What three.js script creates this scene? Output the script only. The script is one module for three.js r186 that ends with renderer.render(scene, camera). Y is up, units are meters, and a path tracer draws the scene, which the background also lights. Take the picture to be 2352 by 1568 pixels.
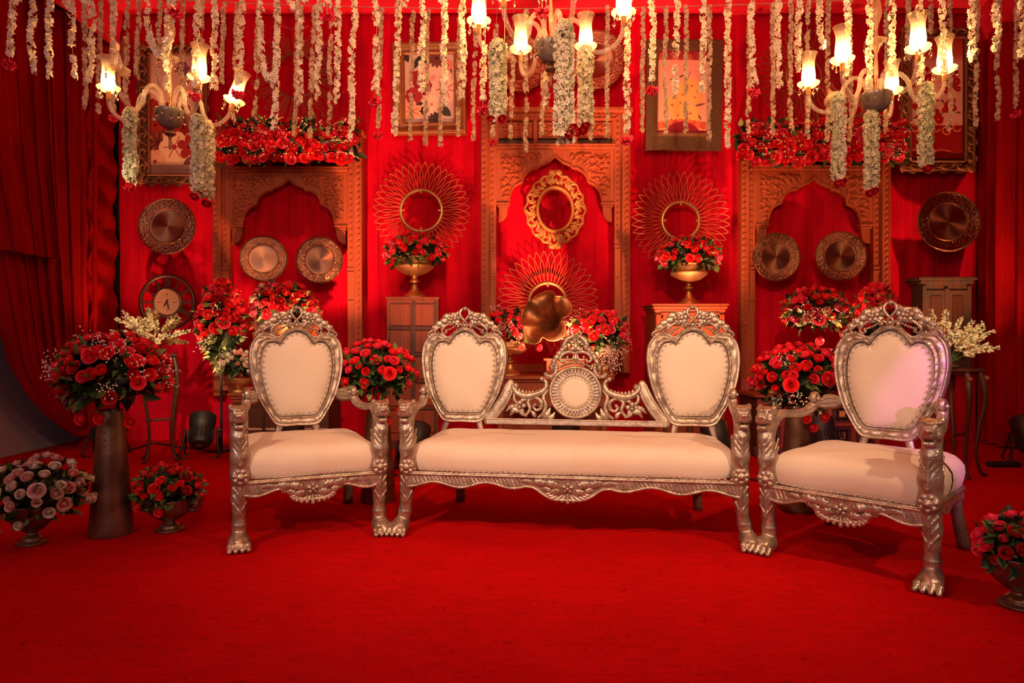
import * as THREE from 'three';
import { RoundedBoxGeometry } from 'three/addons/geometries/RoundedBoxGeometry.js';
import { RectAreaLightUniformsLib } from 'three/addons/lights/RectAreaLightUniformsLib.js';

// ------------------------------------------------------------------ camera, sky, lights, exposure
const scene = new THREE.Scene();
scene.background = new THREE.Color(0x000000);
const EYE = 1.05, FPX = 1568, CX = 1176, HY = 775;
const camera = new THREE.PerspectiveCamera(53.13, 2352 / 1568, 0.05, 60);
camera.position.set(0, EYE, 0);
camera.rotation.x = -Math.atan(9 / FPX);
camera.focus = 3.75;
camera.userData.fStop = 2.8;
scene.add(camera);
const renderer = new THREE.WebGLRenderer();
renderer.toneMapping = THREE.LinearToneMapping;
renderer.toneMappingExposure = 1.1;
renderer.shadowMap.enabled = true;
RectAreaLightUniformsLib.init();

const WARM = [1, 0.58, 0.31], PARC = [1, 0.37, 0.17];
function spot(name, from, to, color, intensity, angle, penumbra, soft = 3) {
  const l = new THREE.SpotLight(new THREE.Color().setRGB(...color), intensity, 0, angle, penumbra, 2);
  l.name = name; l.position.set(...from); l.target.position.set(...to);
  l.castShadow = true; l.shadow.mapSize.set(1024, 1024); l.shadow.radius = soft; l.shadow.bias = -0.0005;
  scene.add(l, l.target);
  return l;
}
// two warm halogens high in front of the stage, left and right; one magenta beam; the dim hall behind the camera
spot('stage_halogen_left', [-2.7, 3.7, 0.2], [0.2, 0.55, -3.9], WARM, 42, 0.40, 0.9, 5);
spot('stage_halogen_right', [3.3, 3.7, 0.2], [0.5, 0.55, -3.8], WARM, 44, 0.40, 0.9, 5);
spot('stage_halogen_middle', [0.3, 3.9, 0.6], [0.3, 1.5, -6.6], [1, 0.5, 0.25], 50, 0.62, 0.9, 6);
spot('magenta_beam', [2.2, 1.7, 0.4], [2.37, 0.66, -3.4], [1, 0.22, 0.75], 22, 0.128, 0.1, 2);
spot('flower_beam_left', [-2.0, 3.0, -1.4], [-2.85, 0.98, -5.9], [1, 0.74, 0.42], 46, 0.17, 0.6, 3);
spot('flower_beam_right', [3.0, 3.0, -1.2], [3.45, 1.0, -5.25], [1, 0.74, 0.42], 30, 0.10, 0.6, 3);
const hall = new THREE.RectAreaLight(new THREE.Color().setRGB(1, 0.80, 0.82), 1.9, 5, 2.2);
hall.name = 'hall_lights'; hall.position.set(-2.2, 3.0, 2.4); hall.lookAt(-0.8, 0.6, -4); scene.add(hall);

// ------------------------------------------------------------------ helpers
const V = (x, y, z) => new THREE.Vector3(x, y, z);
const at = (px, py, d) => V((px - CX) * d / FPX, EYE + (HY - py) * d / FPX, -d);
const M = (p, d) => p * d / FPX;                          // pixels at a depth, in metres
function rng(seed) { let s = seed | 0; return () => { s = (s + 0x6d2b79f5) | 0; let t = Math.imul(s ^ (s >>> 15), 1 | s); t = (t + Math.imul(t ^ (t >>> 7), 61 | t)) ^ t; return ((t ^ (t >>> 14)) >>> 0) / 4294967296; }; }
const clamp = (x, a = 0, b = 1) => Math.min(b, Math.max(a, x)), lerp = (a, b, t) => a + (b - a) * t;
const sstep = (a, b, x) => { const t = clamp((x - a) / (b - a)); return t * t * (3 - 2 * t); };
const taken = new Map();
function numbered(name) { const n = taken.get(name) ?? 0; taken.set(name, n + 1); return n ? name + '_' + String(n).padStart(3, '0') : name; }
function tag(o, label, category, group, kind) {
  if (label) o.userData.label = label;
  if (category) o.userData.category = category;
  if (group) o.userData.group = group;
  if (kind) o.userData.kind = kind;
  return o;
}
function lit(o) { o.castShadow = true; o.receiveShadow = true; return o; }
function thing(name, label, category, pos = [0, 0, 0], turn = 0, group) {
  const o = new THREE.Group(); o.name = numbered(name);
  o.position.set(...(pos.isVector3 ? pos.toArray() : pos)); o.rotation.y = turn;
  scene.add(o);
  return tag(o, label, category, group);
}
function part(name, g, m, parent, kind) {
  const o = lit(new THREE.Mesh(g, m)); o.name = parent === scene ? numbered(name) : name;
  if (kind) o.userData.kind = kind;
  parent.add(o);
  return o;
}
function copyOf(root, pos, turn, label, group) {
  const r = root.clone(); r.name = numbered(root.name.replace(/_\d{3}$/, '')); scene.add(r);
  r.userData = { ...root.userData };
  r.position.set(...(pos.isVector3 ? pos.toArray() : pos)); if (turn !== undefined) r.rotation.y = turn;
  if (label) r.userData.label = label;
  if (group) r.userData.group = group;
  return r;
}
// one geometry out of several
function merge(list) {
  list = list.flat(9).filter(Boolean);
  let nv = 0, ni = 0;
  for (const g of list) { nv += g.attributes.position.count; ni += g.index ? g.index.count : g.attributes.position.count; }
  const P = new Float32Array(nv * 3), N = new Float32Array(nv * 3), U = new Float32Array(nv * 2), I = new Uint32Array(ni), hasC = list.some((g) => g.attributes.color), C = hasC ? new Float32Array(nv * 3).fill(1) : null;
  let v = 0, i = 0;
  for (const g of list) {
    const n = g.attributes.position.count;
    if (!g.attributes.normal) g.computeVertexNormals();
    P.set(g.attributes.position.array.subarray(0, n * 3), v * 3); N.set(g.attributes.normal.array.subarray(0, n * 3), v * 3);
    if (g.attributes.uv) U.set(g.attributes.uv.array.subarray(0, n * 2), v * 2);
    if (hasC && g.attributes.color) C.set(g.attributes.color.array.subarray(0, n * 3), v * 3);
    if (g.index) { const a = g.index.array; for (let k = 0; k < g.index.count; k++) I[i++] = a[k] + v; } else for (let k = 0; k < n; k++) I[i++] = k + v;
    v += n;
  }
  const o = new THREE.BufferGeometry();
  o.setAttribute('position', new THREE.BufferAttribute(P, 3)); o.setAttribute('normal', new THREE.BufferAttribute(N, 3)); o.setAttribute('uv', new THREE.BufferAttribute(U, 2));
  if (hasC) o.setAttribute('color', new THREE.BufferAttribute(C, 3));
  o.setIndex(new THREE.BufferAttribute(I, 1));
  return o;
}
function mv(g, x = 0, y = 0, z = 0, rx = 0, ry = 0, rz = 0, s = 1) {
  const m = new THREE.Matrix4().compose(V(x, y, z), new THREE.Quaternion().setFromEuler(new THREE.Euler(rx, ry, rz)), Array.isArray(s) ? V(...s) : V(s, s, s));
  return g.applyMatrix4(m);
}
function flipX(g) {                                        // mirror image, faces turned right again
  const o = g.clone(); const p = o.attributes.position.array, n = o.attributes.normal?.array;
  for (let k = 0; k < p.length; k += 3) { p[k] *= -1; if (n) n[k] *= -1; }
  if (o.index) { const a = o.index.array; for (let k = 0; k < a.length; k += 3) { const t = a[k]; a[k] = a[k + 1]; a[k + 1] = t; } }
  else { const sw = (arr, w) => { for (let k = 0; k < arr.length; k += 3 * w) for (let c = 0; c < w; c++) { const t = arr[k + c]; arr[k + c] = arr[k + w + c]; arr[k + w + c] = t; } }; sw(p, 3); if (n) sw(n, 3); if (o.attributes.uv) sw(o.attributes.uv.array, 2); }
  return o;
}
const both = (g) => [g, flipX(g)];
function uvPos(g, s = 1) {                                  // pattern coordinates in metres
  const p = g.attributes.position, u = new Float32Array(p.count * 2);
  for (let k = 0; k < p.count; k++) { u[k * 2] = (p.getX(k) + p.getZ(k) * 0.73) * s; u[k * 2 + 1] = (p.getY(k) + p.getZ(k) * 0.41) * s; }
  g.setAttribute('uv', new THREE.BufferAttribute(u, 2));
  return g;
}
function grid(nu, nv, f, closeU = false) {                  // f(u, v) -> [x, y, z]; u, v in 0..1
  const P = [], U = [], I = [];
  for (let j = 0; j <= nv; j++) for (let i = 0; i <= nu; i++) { const a = f(i / nu, j / nv); P.push(a[0], a[1], a[2]); U.push(a[3] ?? i / nu, a[4] ?? j / nv); }
  const w = nu + 1;
  for (let j = 0; j < nv; j++) for (let i = 0; i < nu; i++) { const a = j * w + i; I.push(a, a + 1, a + w, a + 1, a + w + 1, a + w); }
  const g = new THREE.BufferGeometry();
  g.setAttribute('position', new THREE.Float32BufferAttribute(P, 3)); g.setAttribute('uv', new THREE.Float32BufferAttribute(U, 2)); g.setIndex(I);
  g.computeVertexNormals();
  if (closeU) { const n = g.attributes.normal; for (let j = 0; j <= nv; j++) { const a = j * w, b = a + nu, x = n.getX(a) + n.getX(b), y = n.getY(a) + n.getY(b), z = n.getZ(a) + n.getZ(b), l = Math.hypot(x, y, z) || 1; n.setXYZ(a, x / l, y / l, z / l); n.setXYZ(b, x / l, y / l, z / l); } }
  return g;
}
// tapering tube with round ends along a curve; flat squashes it along ref
function sweep(pts, r, o = {}) {
  const pv = pts.map((p) => p.isVector3 ? p : V(p[0], p[1], p[2] ?? 0));
  const curve = new THREE.CatmullRomCurve3(pv, !!o.closed, 'centripetal');
  const n = o.seg ?? Math.max(4, (pts.length - 1) * 5), m = o.rad ?? 8, flat = o.flat ?? 1, ref = o.ref ?? V(0, 0, 1);
  const rad = typeof r === 'function' ? r : Array.isArray(r) ? (t) => { const q = t * (r.length - 1), k = Math.min(r.length - 2, Math.floor(q)); return lerp(r[k], r[k + 1], q - k); } : () => r;
  const rings = [];
  const fr = o.frenet ? curve.computeFrenetFrames(n, !!o.closed) : null;
  for (let i = 0; i <= n; i++) {
    const t = i / n, p = curve.getPoint(t), T = curve.getTangent(t); let S, N;
    if (fr) { S = fr.normals[i]; N = fr.binormals[i]; } else { S = V().crossVectors(T, ref).normalize(); if (S.lengthSq() < 0.5) S = V(1, 0, 0); N = V().crossVectors(S, T).normalize(); }
    rings.push([p, T, S, N, Math.max(1e-4, rad(t))]);
  }
  const rows = [];
  if (o.closed) for (const q of rings) rows.push([q, 0, 1]);
  else if (o.blunt) { rows.push([rings[0], 0, 0.001]); for (const q of rings) rows.push([q, 0, 1]); rows.push([rings[n], 0, 0.001]); }
  else { const c = o.capk ?? 1; for (const a of [1.5, 1.0, 0.5]) rows.push([rings[0], -Math.sin(a) * c, Math.cos(a)]); for (const q of rings) rows.push([q, 0, 1]); for (const a of [0.5, 1.0, 1.5]) rows.push([rings[n], Math.sin(a) * c, Math.cos(a)]); }
  let len = 0, last = null; const P = [], U = [], I = [];
  rows.forEach(([[p, T, S, N, rr], off, k]) => {
    if (last) len += last.distanceTo(p); last = p;
    for (let j = 0; j <= m; j++) {
      const a = j / m * Math.PI * 2 + (o.turn ?? 0), cs = Math.cos(a) * rr * k, sn = Math.sin(a) * rr * k * flat;
      P.push(p.x + T.x * off * rr + S.x * cs + N.x * sn, p.y + T.y * off * rr + S.y * cs + N.y * sn, p.z + T.z * off * rr + S.z * cs + N.z * sn);
      U.push(j / m * rr * 6.28, len);
    }
  });
  const w = m + 1;
  for (let i = 0; i < rows.length - 1; i++) for (let j = 0; j < m; j++) { const a = i * w + j; I.push(a, a + w, a + 1, a + 1, a + w, a + w + 1); }
  const g = new THREE.BufferGeometry();
  g.setAttribute('position', new THREE.Float32BufferAttribute(P, 3)); g.setAttribute('uv', new THREE.Float32BufferAttribute(U, 2)); g.setIndex(I);
  g.computeVertexNormals();
  const N2 = g.attributes.normal;
  for (let i = 0; i < rows.length; i++) { const a = i * w, b = a + m, x = N2.getX(a) + N2.getX(b), y = N2.getY(a) + N2.getY(b), z = N2.getZ(a) + N2.getZ(b), l = Math.hypot(x, y, z) || 1; N2.setXYZ(a, x / l, y / l, z / l); N2.setXYZ(b, x / l, y / l, z / l); }
  // the winding depends on the frame: make normals point away from the axis
  const mid = Math.floor(rows.length / 2) * w, c = rows[Math.floor(rows.length / 2)][0][0], dx = P[mid * 3] - c.x, dy = P[mid * 3 + 1] - c.y, dz = P[mid * 3 + 2] - c.z;
  if (dx * N2.getX(mid) + dy * N2.getY(mid) + dz * N2.getZ(mid) < 0) { for (let k = 0; k < I.length; k += 3) { const t = I[k]; I[k] = I[k + 1]; I[k + 1] = t; } g.setIndex(I); for (let k = 0; k < N2.array.length; k++) N2.array[k] *= -1; }
  return g;
}
const ball = (x, y, z, r, k = 8, s = [1, 1, 1]) => mv(new THREE.SphereGeometry(r, k, Math.max(4, k - 2)), x, y, z, 0, 0, 0, s);
const box = (w, h, d, x = 0, y = 0, z = 0, r = 0.004) => mv(new RoundedBoxGeometry(w, h, d, 2, Math.min(r, w / 2.01, h / 2.01, d / 2.01)), x, y, z);
const cuboid = (w, h, d, x = 0, y = 0, z = 0) => mv(new THREE.BoxGeometry(w, h, d), x, y, z);
function lathe(prof, seg = 40) { const c = []; for (const p of prof) c.push(new THREE.Vector2(Math.max(p[0], 0.0001), p[1])); return new THREE.LatheGeometry(c, seg); }
function smoothLathe(prof, seg = 40, n = 4) {
  const c = new THREE.SplineCurve(prof.map((p) => new THREE.Vector2(p[0], p[1]))), q = c.getPoints(prof.length * n);
  return new THREE.LatheGeometry(q.map((p) => new THREE.Vector2(Math.max(p.x, 0.0001), p.y)), seg);
}
const foil = (a, b, w, o = {}) => {                          // carved leaf from a to b with lobed edges
  const A = V(a[0], a[1], a[2] ?? 0), B = V(b[0], b[1], b[2] ?? 0), d = B.clone().sub(A), side = V(-d.y, d.x, 0).multiplyScalar(o.bend ?? 0.12);
  const mid = A.clone().lerp(B, 0.5).add(side); mid.z += o.lift ?? 0.006;
  return sweep([A, mid, B], (t) => w * (0.28 + 0.85 * Math.sin(Math.PI * Math.pow(t, 0.75)) * (1 - 0.35 * t)) * (1 + 0.22 * Math.sin(t * (o.lobes ?? 5) * 6.28)), { seg: o.seg ?? 14, rad: 6, flat: o.flat ?? 0.42 });
};
function rosette(x, y, z, r, n = 5) {
  const out = [ball(x, y, z + r * 0.32, r * 0.3, 7)];
  for (let k = 0; k < n; k++) { const a = k / n * 6.283 + 0.3; out.push(mv(ball(0, 0, 0, 1, 7), x + Math.cos(a) * r * 0.6, y + Math.sin(a) * r * 0.6, z, 0, 0, a, [r * 0.42, r * 0.36, r * 0.3])); }
  return out;
}
function extrude(shape, depth, bevel = 0.003, curve = 10) {
  return new THREE.ExtrudeGeometry(shape, { depth: depth - bevel * 2, bevelEnabled: bevel > 0, bevelThickness: bevel, bevelSize: bevel, bevelOffset: -bevel, bevelSegments: 2, curveSegments: curve }).translate(0, 0, bevel);
}
const polyShape = (pts) => new THREE.Shape(pts.map((p) => new THREE.Vector2(p[0], p[1])));
// naive surface nets over a distance field
function netMesh(f, lo, hi, h) {
  const nx = Math.ceil((hi[0] - lo[0]) / h) + 1, ny = Math.ceil((hi[1] - lo[1]) / h) + 1, nz = Math.ceil((hi[2] - lo[2]) / h) + 1;
  const val = new Float32Array(nx * ny * nz), id = new Int32Array(nx * ny * nz).fill(-1), P = [], N = [], I = [];
  for (let k = 0, q = 0; k < nz; k++) for (let j = 0; j < ny; j++) for (let i = 0; i < nx; i++, q++) val[q] = f(lo[0] + i * h, lo[1] + j * h, lo[2] + k * h);
  const X = 1, Y = nx, Z = nx * ny, cor = [0, X, Y, X + Y, Z, X + Z, Y + Z, X + Y + Z], ed = [[0, 1], [2, 3], [4, 5], [6, 7], [0, 2], [1, 3], [4, 6], [5, 7], [0, 4], [1, 5], [2, 6], [3, 7]];
  for (let k = 0; k < nz - 1; k++) for (let j = 0; j < ny - 1; j++) for (let i = 0; i < nx - 1; i++) {
    const q = i + j * Y + k * Z; let m = 0;
    for (let c = 0; c < 8; c++) if (val[q + cor[c]] < 0) m |= 1 << c;
    if (m === 0 || m === 255) continue;
    let x = 0, y = 0, z = 0, n = 0;
    for (const [a, b] of ed) { const va = val[q + cor[a]], vb = val[q + cor[b]]; if ((va < 0) === (vb < 0)) continue; const t = va / (va - vb); x += lerp(a & 1, b & 1, t); y += lerp(a >> 1 & 1, b >> 1 & 1, t); z += lerp(a >> 2, b >> 2, t); n++; }
    const px = lo[0] + (i + x / n) * h, py = lo[1] + (j + y / n) * h, pz = lo[2] + (k + z / n) * h, e = h * 0.6;
    let gx = f(px + e, py, pz) - f(px - e, py, pz), gy = f(px, py + e, pz) - f(px, py - e, pz), gz = f(px, py, pz + e) - f(px, py, pz - e), l = Math.hypot(gx, gy, gz) || 1;
    id[q] = P.length / 3; P.push(px, py, pz); N.push(gx / l, gy / l, gz / l);
  }
  const quad = (a, b, c, d, s) => { if (a < 0 || b < 0 || c < 0 || d < 0) return; if (s) I.push(a, b, c, a, c, d); else I.push(a, c, b, a, d, c); };
  for (let k = 1; k < nz - 1; k++) for (let j = 1; j < ny - 1; j++) for (let i = 1; i < nx - 1; i++) {
    const q = i + j * Y + k * Z, s = val[q] < 0;
    if (s !== (val[q + X] < 0)) quad(id[q - Y - Z], id[q - Z], id[q], id[q - Y], s);
    if (s !== (val[q + Y] < 0)) quad(id[q - X - Z], id[q - X], id[q], id[q - Z], s);
    if (s !== (val[q + Z] < 0)) quad(id[q - X - Y], id[q - Y], id[q], id[q - X], s);
  }
  const g = new THREE.BufferGeometry();
  g.setAttribute('position', new THREE.Float32BufferAttribute(P, 3)); g.setAttribute('normal', new THREE.Float32BufferAttribute(N, 3)); g.setIndex(I);
  return uvPos(g);
}
const smin = (a, b, k) => { const h = Math.max(k - Math.abs(a - b), 0) / k; return Math.min(a, b) - h * h * k * 0.25; };
const sdCap = (x, y, z, c) => { const bx = c[4] - c[0], by = c[5] - c[1], bz = c[6] - c[2], ax = x - c[0], ay = y - c[1], az = z - c[2], h = clamp((ax * bx + ay * by + az * bz) / (bx * bx + by * by + bz * bz)); return Math.hypot(ax - bx * h, ay - by * h, az - bz * h) - (c[3] + (c[7] - c[3]) * h); };
const sdEll = (x, y, z, e) => { const ax = (x - e[0]) / e[3], ay = (y - e[1]) / e[4], az = (z - e[2]) / e[5], k0 = Math.hypot(ax, ay, az), k1 = Math.hypot(ax / e[3], ay / e[4], az / e[5]); return k1 < 1e-9 ? -Math.min(e[3], e[4], e[5]) : k0 * (k0 - 1) / k1; };
const sdBox = (x, y, z, b) => { const r = b[6], qx = Math.abs(x - b[0]) - b[3] + r, qy = Math.abs(y - b[1]) - b[4] + r, qz = Math.abs(z - b[2]) - b[5] + r; return Math.hypot(Math.max(qx, 0), Math.max(qy, 0), Math.max(qz, 0)) + Math.min(Math.max(qx, qy, qz), 0) - r; };

// ------------------------------------------------------------------ procedural textures
function noiseTex(size, f, srgb = false) {                  // f(u, v) -> grey or [r, g, b] in 0..1
  const a = new Uint8Array(size * size * 4);
  for (let y = 0, q = 0; y < size; y++) for (let x = 0; x < size; x++, q += 4) { const v = f(x / size, y / size); if (typeof v === 'number') a[q] = a[q + 1] = a[q + 2] = clamp(v) * 255; else for (let c = 0; c < 3; c++) a[q + c] = clamp(v[c]) * 255; a[q + 3] = 255; }
  const t = new THREE.DataTexture(a, size, size); t.wrapS = t.wrapT = THREE.RepeatWrapping; t.magFilter = THREE.LinearFilter; t.minFilter = THREE.LinearMipmapLinearFilter; t.generateMipmaps = true;
  if (srgb) t.colorSpace = THREE.SRGBColorSpace;
  t.needsUpdate = true;
  return t;
}
function periodic(seed) {                                   // tiling value noise
  const r = rng(seed), T = new Float32Array(4096).map(() => r());
  const h = (x, y, p) => T[(((x % p) + p) % p * 57 + ((y % p) + p) % p * 131 + p * 17) & 4095];
  return (u, v, p, q = p) => { const x = u * p, y = v * q, i = Math.floor(x), j = Math.floor(y), fx = sstep(0, 1, x - i), fy = sstep(0, 1, y - j), P = (a, b) => T[(((a % p) + p) % p * 57 + ((b % q) + q) % q * 131 + p * 17) & 4095]; return lerp(lerp(P(i, j), P(i + 1, j), fx), lerp(P(i, j + 1), P(i + 1, j + 1), fx), fy); };
}
const pn = periodic(7);
const fbm = (u, v, p, o = 4) => { let s = 0, a = 0.5; for (let k = 0; k < o; k++, a *= 0.5) s += a * pn(u + k * 0.37, v + k * 0.19, p << k); return s; };
const rep = (t, x, y = x) => { const c = t.clone(); c.repeat.set(x, y); c.needsUpdate = true; return c; };
const T = {
  carpet: noiseTex(512, (u, v) => { const b = fbm(u, v, 4, 3) * 0.28 + 0.78, s = pn(u, v, 128), w = pn(u + 0.3, v + 0.7, 20, 160), f = s > 0.86 ? 0.72 : 1, m = b * f * (0.86 + 0.2 * w); return [m, m * 0.96, m * 0.96]; }, false),
  carpetBump: noiseTex(512, (u, v) => pn(u, v, 200) * 0.6 + pn(u, v, 64) * 0.3),
  velvet: noiseTex(512, (u, v) => { const m = 0.40 + 0.85 * fbm(u, v, 6, 4) + (pn(u, v, 120, 6) - 0.5) * 0.24 + (pn(u, v, 34, 3) - 0.5) * 0.14; return [m, m, m]; }),
  velvetBump: noiseTex(512, (u, v) => pn(u, v, 90, 4) * 0.5 + fbm(u, v, 8, 4) * 0.6),
  hammer: noiseTex(512, (u, v) => pn(u, v, 48) * 0.4 + pn(u + 0.5, v, 96) * 0.4 + pn(u, v + 0.2, 200) * 0.2),
  tarnish: noiseTex(512, (u, v) => { const a = fbm(u, v, 6, 5), d = sstep(0.35, 0.6, a); return [lerp(0.72, 1, d), lerp(0.66, 0.98, d), lerp(0.6, 0.96, d)]; }),
  rough: noiseTex(256, (u, v) => 0.55 + 0.5 * fbm(u, v, 8, 4)),
  linen: noiseTex(512, (u, v) => { const w = 0.5 + 0.25 * Math.sin(u * 512 * 0.78) + 0.25 * Math.sin(v * 512 * 0.78); return w * 0.7 + pn(u, v, 128) * 0.3; }),
  linenTone: noiseTex(512, (u, v) => { const s = fbm(u, v, 3, 4), st = sstep(0.60, 0.75, fbm(u + 0.4, v + 0.2, 5, 4)), m = 0.88 + 0.14 * s; return [m, m * (0.99 - 0.05 * st), m * (0.98 - 0.09 * st)]; }),
  wood: noiseTex(512, (u, v) => { const g = pn(u, v, 40, 3) * 0.5 + pn(u, v, 110, 5) * 0.5, k = fbm(u, v, 3, 3), m = 0.55 + 0.5 * g * (0.6 + 0.6 * k); return [m, m * 0.93, m * 0.85]; }),
  woodBump: noiseTex(512, (u, v) => pn(u, v, 90, 4) * 0.6 + pn(u, v, 30, 3) * 0.4),
  glitter: noiseTex(256, (u, v) => { const s = pn(u, v, 90); return s > 0.82 ? 1 : 0.35 + 0.3 * pn(u, v, 50); }),
  old: noiseTex(512, (u, v) => { const p = sstep(0.44, 0.56, fbm(u, v, 7, 5)), g = 0.7 + 0.4 * pn(u, v, 60, 4); return [lerp(0.42, 0.30, p) * g, lerp(0.24, 0.25, p) * g, lerp(0.13, 0.19, p) * g]; }),
  ring: noiseTex(512, (u, v) => 0.5 + 0.5 * (pn(u * 0 + 0.1, v, 1, 256) - 0.5)),
};
const std = (c, rough, o = {}) => new THREE.MeshStandardMaterial({ color: new THREE.Color().setRGB(...c), roughness: rough, ...o });
const phys = (c, rough, o = {}) => new THREE.MeshPhysicalMaterial({ color: new THREE.Color().setRGB(...c), roughness: rough, ...o });
const RGB = (...c) => new THREE.Color().setRGB(...c);
const velvet = (c, s = 1, sx = 0.5) => phys(c, 0.85, { specularIntensity: 0.15, map: rep(T.velvet, sx, 0.35), bumpMap: rep(T.velvetBump, sx * 1.5, 0.6), bumpScale: 0.004, sheen: s, sheenColor: RGB(1, 0.06, 0.05), sheenRoughness: 0.35, side: THREE.DoubleSide });
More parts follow.
